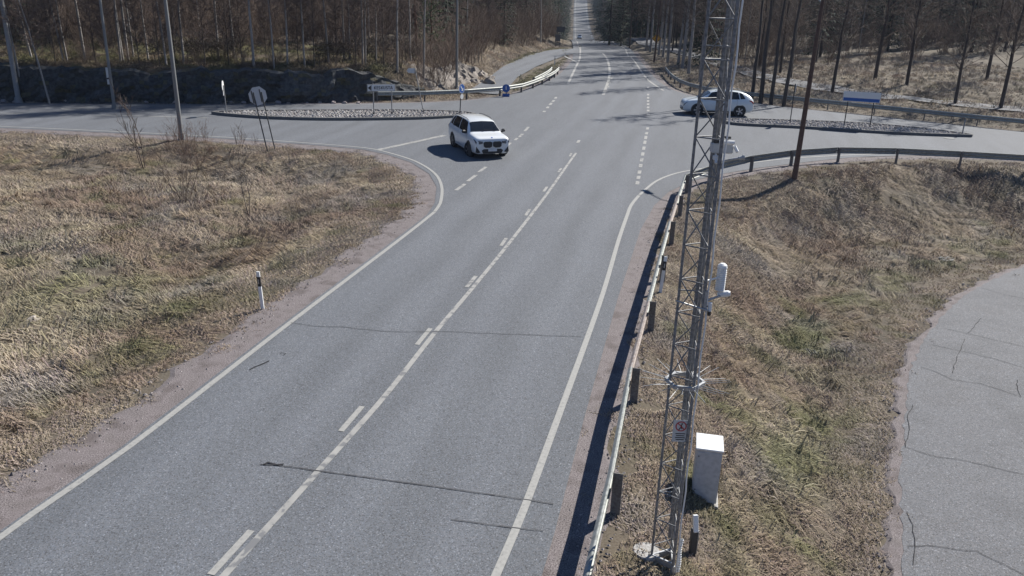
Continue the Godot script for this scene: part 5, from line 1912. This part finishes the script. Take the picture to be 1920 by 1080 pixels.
func make_grass() -> void:
	var kinds := [tuft(1, 17, 0.34, 0.14, 0.008, 1.1), tuft(2, 16, 0.46, 0.12, 0.0085, 0.55), tuft(3, 24, 0.21, 0.075, 0.0065, 1.8), tuft(4, 8, 0.62, 0.26, 0.009, 0.6)]
	var xf := [[], [], [], []]
	var cl := [PackedColorArray(), PackedColorArray(), PackedColorArray(), PackedColorArray()]
	# boxes: x0, x1, z0, z1, tufts per square metre, scale
	var zones := [[-9.5, -2.5, -41.5, -9.0, 50.0, 1.0], [-30.0, -9.5, -44.0, -13.0, 28.0, 1.2], [0.5, 8.5, -36.0, -7.0, 58.0, 0.95], [1.5, 9.0, -34.0, -7.0, 30.0, 0.9], [-45.0, -7.0, -62.0, -53.0, 16.0, 1.3], [8.5, 14.0, -42.5, -12.0, 42.0, 1.05], [14.0, 30.0, -43.0, -22.0, 28.0, 1.2], [-45.0, 6.0, -78.0, -52.0, 7.0, 1.6], [-12.0, 9.0, -130.0, -62.0, 6.0, 1.7], [12.5, 50.0, -110.0, -46.0, 5.0, 1.6]]
	for q in zones:
		var n := int((q[1] - q[0]) * (q[3] - q[2]) * q[4])
		for i in n:
			var x := rng.randf_range(q[0], q[1])
			var z := rng.randf_range(q[2], q[3])
			var k := cell(x, z)
			var reg := g_r[k]
			var d := g_d[k]
			if reg == 6 and not Geometry2D.is_point_in_polygon(Vector2(x, z), low_poly):
				reg = 2
			if reg == 0 or reg == 6:
				continue
			var lim := lerpf(0.9, 1.5, smoothstep(10.0, 18.0, x)) if reg == 2 else 0.95
			if d < lim + rng.randf_range(-0.5, 0.6) * rng.randf() + 0.8 * noise2.get_noise_2d(x * 9, z * 9):
				continue
			if reg == 2 and dist_to(LOW_PATH, Vector2(x, z)) < 0.12 + rng.randf() * 0.3 + 0.25 * noise2.get_noise_2d(x * 14, z * 14):
				continue
			if reg == 3 and x > -4.5 and x < 6.0 and z < -65.0 and Geometry2D.is_point_in_polygon(Vector2(x, z), PackedVector2Array([Vector2(-4.3, -65), Vector2(-1, -66), Vector2(0.3, -80), Vector2(6.5, -111), Vector2(7.9, -127), Vector2(3.6, -120.5), Vector2(-2.0, -91)])):
				continue
			if d > 2.5 and noise2.get_noise_2d(x * 26.0, z * 26.0) + noise.get_noise_2d(x * 12.0, z * 12.0) * 0.5 < rng.randf_range(-0.55, 0.05):
				continue
			var y := ground(x, z)
			var e := 0.5
			var nrm := Vector3(ground(x - e, z) - ground(x + e, z), 2 * e, ground(x, z - e) - ground(x, z + e)).normalized()
			var flow := noise.get_noise_2d(x * 1.8 + 200, z * 1.8) * 3.2
			if reg == 2:
				flow = atan2(nrm.z, nrm.x) + noise.get_noise_2d(x * 2.4 + 200, z * 2.4) * 1.5
			elif reg == 1:
				flow = (0.2 if noise2.get_noise_2d(x * 3.0, z * 3.0) > 0.0 else 3.3) + noise.get_noise_2d(x * 1.5 + 200, z * 1.5) * 2.4
			var t := 0
			var m := noise2.get_noise_2d(x * 2.2 + 9, z * 2.2)
			if d < 2.6 or (reg == 2 and dist_to(LOW_PATH, Vector2(x, z)) < 1.7):
				t = 2
			elif m > 0.1:
				t = 1
			if t < 2 and rng.randf() < 0.06:
				t = 3
			var s: float = q[5] * rng.randf_range(0.7, 1.25)
			var b := Basis(Quaternion(Vector3.UP, nrm)) * Basis(Vector3.UP, -flow)
			xf[t].append(Transform3D(b.scaled(Vector3(s, s * rng.randf_range(0.7, 1.3), s)), Vector3(x, y, z)))
			cl[t].append(grass_colour(x, z, reg))
	# loose stones and clods on the gravel
	var sm := MB.new()
	for i in 5:
		var a := Vector3(cos(TAU * i / 5), -0.2, sin(TAU * i / 5) * 0.8)
		var b := Vector3(cos(TAU * (i + 1) / 5), -0.2, sin(TAU * (i + 1) / 5) * 0.8)
		sm.tri(a, b, Vector3(0.1, 0.7, 0), a + b)
	var sx := []
	var sc := PackedColorArray()
	for q in [[E_LEFT, -1.0, 1.15], [E_RIGHT, 1.0, 0.95], [E_FARLEFT, -1.0, 0.9], [E_FARRIGHT, -1.0, 0.9], [LOW_PATH, -1.0, 0.55]]:
		var e: PackedVector2Array = q[0]
		for i in e.size() - 1:
			var d := e[i + 1] - e[i]
			if absf(e[i].x) > 46.0 or e[i + 1].y > -6.0:
				continue
			for k in int(d.length() * 26.0):
				var w: float = 0.05 + q[2] * pow(rng.randf(), 0.7)
				var p: Vector2 = e[i] + d * rng.randf() + Vector2(-d.y, d.x).normalized() * w * q[1]
				var r := rng.randf_range(0.012, 0.034) * (1.6 if rng.randf() < 0.08 else 1.0)
				var g := rng.randf_range(0.09, 0.32)
				sx.append(Transform3D(Basis(Vector3.UP, rng.randf() * TAU).scaled(Vector3(r, r * 0.8, r)), Vector3(p.x, ground(p.x, p.y) + 0.035, p.y)))
				sc.append(Color(g, g * 0.9, g * 0.88))
	multi("loose_gravel", sm.mesh(M.stone), sx, sc, "loose stones and clods along the road shoulders", "gravel")
	var labels := ["matted dry straw-coloured grass of the verges", "long combed-over dead grass lying down the banks", "short sparse grass along the gravel edges", "taller pale grass stalks scattered through the verges"]
	for t in 4:
		multi("dry_grass", kinds[t], xf[t], cl[t], labels[t], "grass")
	print("tufts ", xf[0].size(), " ", xf[1].size(), " ", xf[2].size(), " ", xf[3].size())

func make_rock() -> void:
	# rock cutting behind the side road
	var pts := []
	for i in range(1, 8):
		pts.append(Vector3(BANK[i].x, 0, BANK[i].y))
	var line := smooth_line(pts, 0.3)
	var f := FastNoiseLite.new()
	f.seed = 21
	f.frequency = 0.55
	var cellf := FastNoiseLite.new()
	cellf.seed = 4
	cellf.noise_type = FastNoiseLite.TYPE_CELLULAR
	cellf.cellular_return_type = FastNoiseLite.RETURN_CELL_VALUE
	cellf.frequency = 0.55
	var mb := MB.new()
	var J := 9
	var prev := []
	for i in line.size():
		var s := side_of(line, i)
		var fade := smoothstep(float(line.size()), line.size() - 22.0, float(i))
		var gully := maxf(0.0, 1.0 - absf(line[i].x + 24.3) / 1.4) + maxf(0.0, 1.0 - absf(line[i].x + 13.0) / 1.6) * 0.6
		var Ht := (2.05 + 0.4 * f.get_noise_1d(line[i].x * 0.7) + 0.24 * cellf.get_noise_2d(line[i].x, 9.0) + 0.12 * f.get_noise_1d(line[i].x * 5.0)) * lerpf(0.3, 1.0, fade) - gully * 0.35
		var row := []
		for j in J + 1:
			var t := float(j) / J
			var y := -0.15 + t * (Ht + 0.15)
			var out := 0.28 - t * t * 0.3 + 0.46 * cellf.get_noise_2d(line[i].x * 1.0, y * 1.3) * (1.0 - t * 0.3) + 0.3 * f.get_noise_3d(line[i].x * 1.6, y * 2.2, 3.0) - gully * t * 0.6
			row.append(line[i] + s * out + Vector3.UP * (y + 0.06 * f.get_noise_2d(i * 0.9, j * 1.7)))
		row.append(line[i] - s * 0.75 + Vector3.UP * (Ht + 0.12))
		row.append(line[i] - s * 1.4 + Vector3.UP * (Ht - 0.5))
		if i > 0:
			for j in J + 2:
				var g := 0.72 + 0.4 * f.get_noise_2d(i * 2.3, j * 3.1) + 0.2 * cellf.get_noise_2d(line[i].x, j * 0.4)
				mb.col = Color(.1 * g, .104 * g, .108 * g)
				if f.get_noise_2d(line[i].x * 1.3 + 40.0, j * 0.9) > 0.34:
					mb.col = Color(.13 * g, .12 * g, .075 * g)
				mb.tri(prev[j], row[j], row[j + 1], s + Vector3.UP * 0.3)
				mb.tri(prev[j], row[j + 1], prev[j + 1], s + Vector3.UP * 0.3)
		prev = row
	var o := obj("rock_wall", mb, M.rock, self)
	tag(o, "dark blasted rock wall lining the far side of the side road", "rock wall")
	# pale slabs of bare rock on the sunny slope
	var k := 0
	for i in 14:
		var u := rng.randf()
		var p := on_ground(lerpf(832, 922, u), lerpf(168, 134, rng.randf()) + (6.0 if u < 0.3 else 0.0))
		var w := rng.randf_range(0.3, 0.85)
		boulder(p + Vector3(0, -0.05, 0), Vector3(w, w * rng.randf_range(0.45, 0.9), w * 0.7), Color(.25, .22, .19), 40 + i, "rock_slab", "pale bare rock slab on the sunny slope above the guardrail", "rock", "bare rock slabs on the slope")
	var oc := MB.new()
	var bl := smooth_line([Vector3(-7.6, 0, -62.6), Vector3(-5.6, 0, -66.5), Vector3(-4.4, 0, -71), Vector3(-3.5, 0, -77), Vector3(-2.9, 0, -83)], 0.35)
	var last := []
	var rf := FastNoiseLite.new()
	rf.seed = 77
	rf.frequency = 0.5
	rf.fractal_type = FastNoiseLite.FRACTAL_RIDGED
	for i in bl.size():
		var sd := -side_of(bl, i)
		var row := []
		var ef := minf(1.0, minf(i, bl.size() - 1 - i) / 7.0)
		for j in 13:
			var t := j / 12.0
			var q := bl[i] + sd * (0.15 + t * 3.6)
			var cut := minf(1.0, minf(j + 1.0, 12.0 - j) / 3.0) * ef
			var r := rf.get_noise_2d(q.x * 1.1 + q.z * 0.9, (q.z - q.x) * 0.35) * 0.5 + 0.5
			q.y = ground(q.x, q.z) - 0.35 + cut * (0.5 + 0.75 * r) * (0.75 + 0.5 * noise2.get_noise_2d(q.x * 8, q.z * 8))
			row.append(q + Vector3(rf.get_noise_2d(i * 2.0, j * 3.0), 0, rf.get_noise_2d(j * 3.0, i * 2.0)) * 0.12)
		if i > 0:
			for j in 12:
				var g := 0.7 + 0.5 * rf.get_noise_2d(i * 1.3, j * 2.1)
				oc.col = Color(.3 * g, .262 * g, .228 * g)
				oc.tri(last[j], row[j], row[j + 1], Vector3.UP)
				oc.tri(last[j], row[j + 1], last[j + 1], Vector3.UP)
		last = row
	var oo := obj("rock_outcrop", oc, M.rock, self)
	tag(oo, "pale sunlit rock outcrop with ridges on the slope behind the lamp post", "rock")
	# rubble at the wall's foot
	for i in 26:
		var x := -34.0 + i * 0.92 + rng.randf_range(-.3, .3)
		var z := lerpf(-53.2, -57.4, (x + 34.0) / 20.0) + rng.randf_range(0.1, 0.35)
		var s := rng.randf_range(0.09, 0.2)
		boulder(Vector3(x, s * 0.25 - 0.02, z), Vector3(s * 1.4, s * 0.8, s), Color(.3, .26, .25), 70 + i, "loose_stone", "loose stone in the row at the foot of the rock wall", "stone", "stones at the foot of the rock wall")

func make_trees() -> void:
	var twig := Color(.14, .108, .09)
	for k in 5:
		tree_proto("birch%d" % k, bare_tree(100 + k, 14.0 + k, 0.07 + 0.008 * k, 46, 0.22, 0.2, Color(.14, .105, .09)), M.birch_bark, M.twig)
	for k in 3:
		tree_proto("roadbirch%d" % k, bare_tree(150 + k, 16.0 + k, 0.19, 54, 0.25, 0.2, Color(.07, .052, .048)), M.birch_bark, M.twig)
	for k in 4:
		tree_proto("aspen%d" % k, bare_tree(200 + k, 12.0 + 1.5 * k, 0.15, 50, 0.18, 0.24, twig, 0.15), M.bark, M.twig)
	for k in 2:
		tree_proto("tall%d" % k, bare_tree(250 + k, 15.0, 0.17, 7, 0.7, 0.1, twig, 0.1), M.bark, M.twig)
	for k in 3:
		tree_proto("young%d" % k, bare_tree(300 + k, 7.0 + k, 0.05, 34, 0.15, 0.2, Color(.1, .074, .066), 0.1), M.bark, M.twig)
	for k in 3:
		tree_proto("spruce%d" % k, spruce(400 + k, 15.0 + 2 * k), M.bark, M.needles)
	for k in 2:
		tree_proto("pine%d" % k, pine(500 + k, 15.0), M.pine_bark, M.needles)
	tree_proto("juniper", pine(520, 9.0, 0.08, Color(.055, .085, .03)), M.pine_bark, M.needles)
	for k in 3:
		protos["bush%d" % k] = [null, bare_bush(600 + k, 3.4, 16, Color(.15, .112, .09), 0.6).mesh(M.twig)]
	protos["sapling0"] = [null, bare_bush(610, 3.6, 4, Color(.075, .058, .05), 0.2, 1.5).mesh(M.twig)]
	protos["sapling1"] = [null, bare_bush(611, 2.8, 14, Color(.1, .078, .066), 0.5, 1.15).mesh(M.twig)]
	protos["sapling2"] = [null, bare_bush(612, 3.6, 3, Color(.1, .085, .075), 0.1, 1.1).mesh(M.twig)]
	protos["scrub"] = [null, bare_bush(613, 1.5, 16, Color(.14, .085, .06), 0.75, 0.9).mesh(M.twig)]
	# the pale birch stems that stand out above the rock wall
	var n := 0
	for q in [[120, 117, -.06], [127, 117, -.03], [226, 114, 0], [231, 114, 0], [241, 114, .02], [251, 112, 0], [279, 117, 0], [312, 120, -.02], [345, 122, 0], [476, 126, -.02], [514, 127, 0], [539, 125, .01], [572, 129, 0], [617, 124, -.02], [645, 112, 0], [657, 115, 0], [680, 122, 0], [685, 122, .02], [745, 140, 0], [794, 147, 0], [86, 147, -.1], [37, 135, -.06], [60, 110, -.1], [160, 112, 0], [410, 118, 0], [440, 112, 0], [705, 115, 0], [770, 118, 0]]:
		plant("birch%d" % (n % 5), "birch_tree", on_ground(q[0], q[1]), rng.randf_range(0.8, 1.0), "slender bare birch with a pale stem above the dark rock wall", "tree", "birches above the rock wall", -1.0, Vector3(q[2], 0, 0))
		n += 1
	for q in [[20, 122], [70, 128], [105, 124], [180, 122], [205, 128], [262, 124], [300, 128], [330, 126], [385, 124], [430, 126], [455, 128], [500, 122], [560, 124], [590, 128], [632, 126], [668, 128], [720, 132], [758, 134]]:
		plant("young%d" % (n % 3), "young_tree", on_ground(q[0], q[1]), rng.randf_range(0.55, 0.9), "thin leafless young tree on the brink of the rock wall", "tree", "young trees on the brink of the rock wall")
		n += 1
	var edge := ["dark conifer at the wood's edge above the climbing footpath", "second dark conifer along the wood's edge above the footpath", "dark conifer behind the two road boards seen from behind", "dark conifer where the wood meets the crest of the road"]
	var eq := [[945, 78], [985, 72], [1040, 66], [1064, 62]]
	for k in 4:
		plant("spruce%d" % (k % 3), "spruce_tree", on_ground(eq[k][0], eq[k][1]), rng.randf_range(0.6, 0.8), edge[k], "tree")
	# roadside birches on the right
	for q in [[1211, 96, "roadside birch just up the road from the yellow diamond sign"], [1219, 98, "roadside birch standing right behind the yellow diamond sign post"], [1235, 103, "roadside birch next after the yellow diamond sign"], [1243, 107, "second roadside birch after the yellow diamond sign"], [1252, 118, "third roadside birch after the yellow diamond sign, at the guardrail end"], [1271, 123, "fourth roadside birch after the yellow diamond sign"], [1279, 130, "fifth roadside birch after the yellow diamond sign"], [1291, 138, "sixth roadside birch after the yellow diamond sign"], [1312, 154, "big-trunked roadside birch beside the lattice mast, last of its row"]]:
		plant("roadbirch%d" % (n % 3), "roadside_birch", on_ground(q[0], q[1]), rng.randf_range(0.85, 1.05), q[2], "tree", "row of roadside birches")
		n += 1
	for q in [[1409, 191, "dark bare tree behind the guardrail just past the crossing car's tail"], [1426, 194, "second dark bare tree behind the guardrail past the crossing car"], [1445, 197, "third dark bare tree behind the guardrail past the crossing car"], [1469, 201, "dark bare tree behind the guardrail nearest the thin island sign post"]]:
		plant("tall%d" % (n % 2), "roadside_tree", on_ground(q[0], q[1]), rng.randf_range(0.9, 1.1), q[2], "tree", "dark trees behind the far guardrail")
		n += 1
	for q in [[1560, 175], [1700, 160], [1790, 196], [1875, 205], [1640, 150], [1850, 150]]:
		plant("aspen%d" % (n % 4), "field_tree", on_ground(q[0], q[1]), rng.randf_range(0.9, 1.2), "bare tree on the open grass beyond the right-hand side road", "tree", "trees on the open grass")
		n += 1
	# woods: left plateau and right-hand side
	var spots := []
	var guard := 0
	while spots.size() < 235 and guard < 9000:
		guard += 1
		var x := rng.randf_range(-72, 8)
		var z := rng.randf_range(-150, -60)
		var c := cell(x, z)
		if x > -60 and (g_r[c] != 5):
			continue
		if dist_to(BANK, Vector2(x, z)) < (11.5 if x < -9 else 5.0):
			continue
		if x < z * 0.64 - 8:
			continue
		var ok := true
		for s in spots:
			if Vector2(x - s.x, z - s.y).length() < 1.9:
				ok = false
				break
		if ok:
			spots.append(Vector2(x, z))
	for s in spots:
		var p := Vector3(s.x, ground(s.x, s.y), s.y)
		var r := rng.randf()
		if r < 0.3:
			plant("birch%d" % rng.randi_range(0, 4), "birch_tree", p, rng.randf_range(0.75, 1.1), "bare birch deep in the wood on the plateau", "tree", "birches in the plateau wood")
		elif r < 0.62:
			plant("aspen%d" % rng.randi_range(0, 3), "bare_tree", p, rng.randf_range(0.75, 1.15), "dark leafless tree in the wood on the plateau", "tree", "dark leafless trees in the plateau wood")
		elif r < 0.82:
			plant("young%d" % rng.randi_range(0, 2), "young_tree", p, rng.randf_range(0.8, 1.2), "thin young leafless tree in the wood on the plateau", "tree", "young trees in the plateau wood")
		else:
			plant("spruce%d" % rng.randi_range(0, 2), "spruce_tree", p, rng.randf_range(0.75, 1.1), "dark green spruce standing in the plateau wood", "tree", "spruces in the plateau wood")
	plant("juniper", "pine_tree", on_ground(808, 112), 0.85, "bushy green pine at the corner of the wood by the pale rocks", "tree")
	plant("pine0", "pine_tree", on_ground(780, 100), 0.8, "green pine just inside the wood behind the leaning sign post", "tree")
	plant("birch2", "birch_tree", on_ground(1014, 78), 1.2, "tall pale birch alone at the wood's edge by the far road", "tree")
	guard = 0
	var right := []
	while right.size() < 130 and guard < 9000:
		guard += 1
		var x := rng.randf_range(19, 105)
		var z := rng.randf_range(-168, -80)
		if z > -100 + (40 - x) * 0.35 or x < 23.5 - (z + 165) * 0.09:
			continue
		var ok := true
		for s in right:
			if Vector2(x - s.x, z - s.y).length() < 2.2:
				ok = false
				break
		if ok:
			right.append(Vector2(x, z))
	for s in right:
		var p := Vector3(s.x, ground(s.x, s.y), s.y)
		var r := rng.randf()
		if r < 0.4:
			plant("spruce%d" % rng.randi_range(0, 2), "spruce_tree", p, rng.randf_range(0.8, 1.2), "dark spruce in the wood beyond the cycle path", "tree", "spruces beyond the cycle path")
		elif r < 0.75:
			plant("aspen%d" % rng.randi_range(0, 3), "bare_tree", p, rng.randf_range(0.8, 1.2), "leafless tree in the wood beyond the cycle path", "tree", "leafless trees beyond the cycle path")
		else:
			plant("birch%d" % rng.randi_range(0, 4), "birch_tree", p, rng.randf_range(0.8, 1.15), "birch in the wood beyond the cycle path", "tree", "birches beyond the cycle path")
	for k in 16:
		var z := -86.0 - k * 5.2
		var x := 27.5 + rng.randf_range(-1.2, 1.6) - maxf(0.0, (-z - 110.0)) * 0.1
		plant("aspen%d" % (k % 4), "path_side_tree", Vector3(x, ground(x, z), z), rng.randf_range(0.9, 1.15), "dark leafless tree in the line along the far side of the cycle path", "tree", "trees lining the cycle path")
	plant("spruce2", "spruce_tree", on_ground(1142, 86), 0.95, "tall dark spruce standing alone beside the far road", "tree")
	plant("spruce0", "spruce_tree", on_ground(1164, 88), 0.7, "smaller dark spruce next to the tall one by the far road", "tree")
	# saplings and scrub in the left verge
	plant("sapling0", "sapling", on_ground(272, 318), 1.0, "thin dark sapling in the left verge beside the side road", "sapling")
	plant("sapling1", "willow_bush", on_ground(345, 380), 1.0, "spreading many-stemmed leafless bush below the lamp post", "bush")
	plant("sapling2", "sapling", on_ground(468, 405), 1.0, "spindly pale sapling nearest the road corner", "sapling")
	for q in [[335, 272, 1.0], [362, 275, .9], [385, 268, .8], [318, 280, .8], [350, 300, 1.0], [370, 320, .8]]:
		plant("scrub", "scrub_bush", on_ground(q[0], q[1]), q[2], "low reddish scrub round the foot of the lamp post", "bush", "scrub round the lamp post")
	for q in [[455, 268, .45], [478, 272, .4], [395, 290, .5], [400, 440, .4], [300, 360, .4]]:
		plant("scrub", "weed_stalks", on_ground(q[0], q[1]), q[2], "tuft of dry upright weed stalks in the left verge", "plant", "weed stalks in the left verge")
	for q in [[812, 168, 1.0], [826, 160, 1.1], [800, 150, 1.0], [838, 140, 0.9], [790, 165, .9], [780, 150, 1.0]]:
		plant("bush1", "slope_bush", on_ground(q[0], q[1]), q[2], "leafless bush growing where the rock wall ends", "bush", "bushes at the end of the rock wall")
	# undergrowth and far woods that read as one mass
	var xb := []
	for i in 2600:
		var x := rng.randf_range(-62, 9)
		var z := rng.randf_range(-150, -57)
		if x > -59 and g_r[cell(x, z)] != 5:
			continue
		var bt := dist_to(BANK, Vector2(x, z))
		var bs := rng.randf_range(0.5, 1.5)
		if x < -9.0 and bt < 7.5 and bt > 1.0:
			bs = rng.randf_range(0.2, 0.5)
		elif bt < (11.5 if x < -9 else 2.2):
			continue
		xb.append(Transform3D(Basis(Vector3.UP, rng.randf() * TAU).scaled(Vector3.ONE * bs), Vector3(x, ground(x, z), z)))
	for i in 650:
		var x := rng.randf_range(22, 100)
		var z := rng.randf_range(-168, -75)
		if z > -96 + (40 - x) * 0.35:
			continue
		if x < 27.0:
			continue
		xb.append(Transform3D(Basis(Vector3.UP, rng.randf() * TAU).scaled(Vector3.ONE * rng.randf_range(0.5, 1.6)), Vector3(x, ground(x, z), z)))
	var xs := [[], [], []]
	for i in xb.size():
		xs[i % 3].append(xb[i])
	for k in 3:
		multi("undergrowth", protos["bush%d" % k][1], xs[k], PackedColorArray(), ["tangled leafless undergrowth filling the woods", "dark brushwood between the trees of the woods", "thin brown twigs of the wood's undergrowth"][k], "undergrowth")
	var fa := [[], [], []]
	for i in 1900:
		var z := -172.0 - 800.0 * pow(rng.randf(), 1.4)
		var side := -1.0 if rng.randf() < 0.5 else 1.0
		var off := 8.5 + 110.0 * pow(rng.randf(), 1.9)
		if z > -260 and side < 0:
			off = maxf(off, 11.0)
		var x := table(ROAD_X, z) + side * off
		var t := Transform3D(Basis(Vector3.UP, rng.randf() * TAU).scaled(Vector3.ONE * rng.randf_range(0.8, 1.3)), Vector3(x, survey(x, z)[0], z))
		fa[0 if rng.randf() < 0.42 else (1 if rng.randf() < 0.6 else 2)].append(t)
	for i in 220:
		var x := rng.randf_range(-190, -70)
		var z := rng.randf_range(-175, -62)
		if x > z * 0.64 - 6:
			continue
		fa[rng.randi_range(0, 1)].append(Transform3D(Basis(Vector3.UP, rng.randf() * TAU).scaled(Vector3.ONE * rng.randf_range(0.8, 1.2)), Vector3(x, survey(x, z)[0], z)))
	for i in 160:
		var x := rng.randf_range(100, 190)
		var z := rng.randf_range(-175, -70)
		fa[rng.randi_range(0, 1)].append(Transform3D(Basis(Vector3.UP, rng.randf() * TAU).scaled(Vector3.ONE * rng.randf_range(0.8, 1.2)), Vector3(x, survey(x, z)[0], z)))
	var src := ["spruce1", "aspen1", "pine1"]
	for k in 3:
		for e in 2:
			multi("far_wood", protos[src[k]][e], fa[k], PackedColorArray(), ["distant spruce wood covering the far hill", "distant leafless wood covering the far hill", "distant pine wood covering the far hill"][k] + (", its trunks" if e == 0 else ", its crowns"), "wood")

func hedge(a: Vector3, b: Vector3, label: String) -> void:
	var root := thing("hedge", label, "hedge", a)
	var L := a.distance_to(b)
	var d := (b - a) / L
	var w := d.cross(Vector3.UP).normalized()
	var st := MB.new()
	st.col = Color(.07, .055, .048)
	var tw := MB.new()
	for i in int(L / 0.55):
		var o := d * (i * 0.55 + rng.randf_range(-.1, .1))
		o.y = ground(a.x + o.x, a.z + o.z) - a.y
		st.tube(o + Vector3.UP * -0.1, o + Vector3(rng.randf_range(-.1, .1), 0.7, 0), 0.035, 0.025, 5)
		for k in 120:
			var p := o + d * rng.randf_range(-.35, .35) + w * rng.randf_range(-.45, .45) + Vector3.UP * rng.randf_range(0.5, 1.45)
			var g := rng.randf_range(0.7, 1.3)
			tw.col = Color(.075 * g, .06 * g, .05 * g)
			tw.tube(p, p + Vector3(rng.randf_range(-1, 1), rng.randf_range(-.2, 1.2), rng.randf_range(-1, 1)).normalized() * rng.randf_range(0.25, 0.5), 0.016, 0.009, 3)
	obj("stems", st, M.twig, root)
	obj("twigs", tw, M.twig, root)

func house(at: Vector3, turn: float, size: Vector3, wall: Material, label: String) -> void:
	var root := thing("house", label, "house", at)
	root.rotation.y = turn
	var h := size * 0.5
	var wb := MB.new()
	wb.box(Vector3(size.x, size.y + 0.6, size.z), Transform3D(Basis.IDENTITY, Vector3(0, h.y - 0.3, 0)))
	obj("wall", wb, wall, root)
	var g := MB.new()
	g.prism(PackedVector2Array([Vector2(-h.z, size.y), Vector2(h.z, size.y), Vector2(0, size.y + size.z * 0.36)]), size.x, Transform3D(Basis(Vector3.UP, PI / 2), Vector3.ZERO))
	obj("gable", g, wall, root)
	for s in [-1.0, 1.0]:
		var r := MB.new()
		var sl := sqrt(h.z * h.z + pow(size.z * 0.36, 2)) + 0.6
		r.box(Vector3(size.x + 0.9, 0.16, sl), Transform3D(Basis(Vector3.RIGHT, atan2(0.36 * 2.0, 1.0) * s), Vector3(0, size.y + size.z * 0.18 + 0.05, s * h.z * 0.52)))
		obj("roof", r, M.house_roof, root)
	for i in 3:
		var wm := MB.new()
		wm.box(Vector3(1.3, 1.3, 0.06), Transform3D(Basis.IDENTITY, Vector3((i - 1) * size.x * 0.3, size.y * 0.55, h.z + 0.01)))
		var win := obj("window", wm, M.sign_white, root)
		var pm := MB.new()
		pm.box(Vector3(1.1, 1.1, 0.04), Transform3D(Basis.IDENTITY, Vector3((i - 1) * size.x * 0.3, size.y * 0.55, h.z + 0.04)))
		obj("pane", pm, M.window_dark, win)
	var ch := MB.new()
	ch.box(Vector3(0.7, 1.6, 0.7), Transform3D(Basis.IDENTITY, Vector3(size.x * 0.15, size.y + size.z * 0.36, 0)))
	obj("chimney", ch, M.concrete, root)

func make_background() -> void:
	hedge(on_ground(290, 116), on_ground(468, 117), "clipped leafless hedge behind the birches above the rock wall")
	hedge(on_ground(600, 121), on_ground(800, 122), "longer leafless hedge towards the corner of the wood")
	house(Vector3(-44, ground(-44, -84), -84), 0.25, Vector3(11, 3.2, 8), M.house_wall, "grey-blue house half hidden behind the left wood")
	house(Vector3(-27, ground(-27, -112), -112), -0.2, Vector3(12, 3.0, 8), M.house_wall, "low pale house deep behind the birches")

func _ready() -> void:
	rng.seed = 7
	noise.seed = 3
	noise.frequency = 0.09
	noise.fractal_octaves = 3
	noise2.seed = 11
	noise2.frequency = 0.06
	noise2.fractal_octaves = 3
	# camera
	cam_f = Vector3(0, -sin(PITCH), -cos(PITCH))
	var r0 := Vector3.RIGHT
	var u0 := r0.cross(cam_f)
	cam_r = r0 * cos(ROLL) + u0 * sin(ROLL)
	cam_u = u0 * cos(ROLL) - r0 * sin(ROLL)
	var cam := Camera3D.new()
	cam.name = "camera"
	cam.transform = Transform3D(Basis(cam_r, cam_u, -cam_f), Vector3(0, CAM_H, 0))
	cam.fov = rad_to_deg(2.0 * atan(540.0 / FOCAL))
	cam.near = 0.1
	cam.far = 4000.0
	add_child(cam)
	cam.current = true
	# sky and exposure
	var env := Environment.new()
	env.background_mode = Environment.BG_SKY
	var sky := Sky.new()
	var sm := ProceduralSkyMaterial.new()
	sm.sky_top_color = lin(.14, .28, .62)
	sm.sky_horizon_color = lin(.5, .62, .8)
	sm.sky_curve = 0.12
	sm.ground_bottom_color = lin(.16, .14, .11)
	sm.ground_horizon_color = lin(.4, .45, .5)
	sm.sun_angle_max = 1.0
	sky.sky_material = sm
	env.sky = sky
	env.background_energy_multiplier = 0.33
	env.tonemap_mode = Environment.TONE_MAPPER_LINEAR
	env.tonemap_exposure = 1.6
	env.sdfgi_enabled = true
	env.ssao_enabled = true
	env.ssil_enabled = true
	env.fog_enabled = true
	env.fog_density = 0.00018
	env.fog_light_color = lin(.55, .66, .82)
	var we := WorldEnvironment.new()
	we.name = "world_environment"
	we.environment = env
	add_child(we)
	# sun: ahead and to the right, about 40 degrees up
	var sun := DirectionalLight3D.new()
	sun.name = "sun"
	var to_sun := Vector3(0.72 * cos(deg_to_rad(40)), sin(deg_to_rad(40)), -0.694 * cos(deg_to_rad(40))).normalized()
	sun.look_at_from_position(to_sun * 50.0, Vector3.ZERO)
	sun.light_energy = 1.6
	sun.light_color = Color(1.0, 0.98, 0.945)
	sun.light_angular_distance = 0.5
	sun.shadow_enabled = true
	add_child(sun)

	materials()
	make_grid()
	print("grid ", Time.get_ticks_msec())
	make_ground()
	make_road()
	print("road ", Time.get_ticks_msec())
	island([[-18.7, -50.6], [-17.5, -50.0], [-15, -49.4], [-12.6, -49.35], [-10.6, -49.65], [-8.2, -50.3], [-5.9, -51.1], [-4.5, -51.9], [-2.9, -53.1], [-2.7, -53.7], [-3.85, -54.4], [-6.5, -54.4], [-9.4, -53.9], [-12, -53.2], [-14.6, -52.5], [-17.0, -51.7], [-18.6, -51.0]], "long stone-filled traffic island with the left arrow board")
	island([[13.2, -53.8], [13.9, -52.8], [15.5, -52.45], [17.8, -52.2], [20.9, -51.45], [23.9, -50.85], [26.4, -50.75], [28.1, -50.8], [28.0, -51.3], [26.8, -52.6], [25.3, -53.7], [23.6, -54.6], [21.9, -55.05], [18.8, -55.2], [15.5, -55.1], [13.7, -54.8]], "stone-filled traffic island in front of the crossing car's lane")
	make_rails()
	make_rock()
	make_mast()
	make_poles()
	make_signs()
	make_cars()
	make_background()
	print("things ", Time.get_ticks_msec())
	make_trees()
	print("trees ", Time.get_ticks_msec())
	make_grass()
	print("done ", Time.get_ticks_msec())
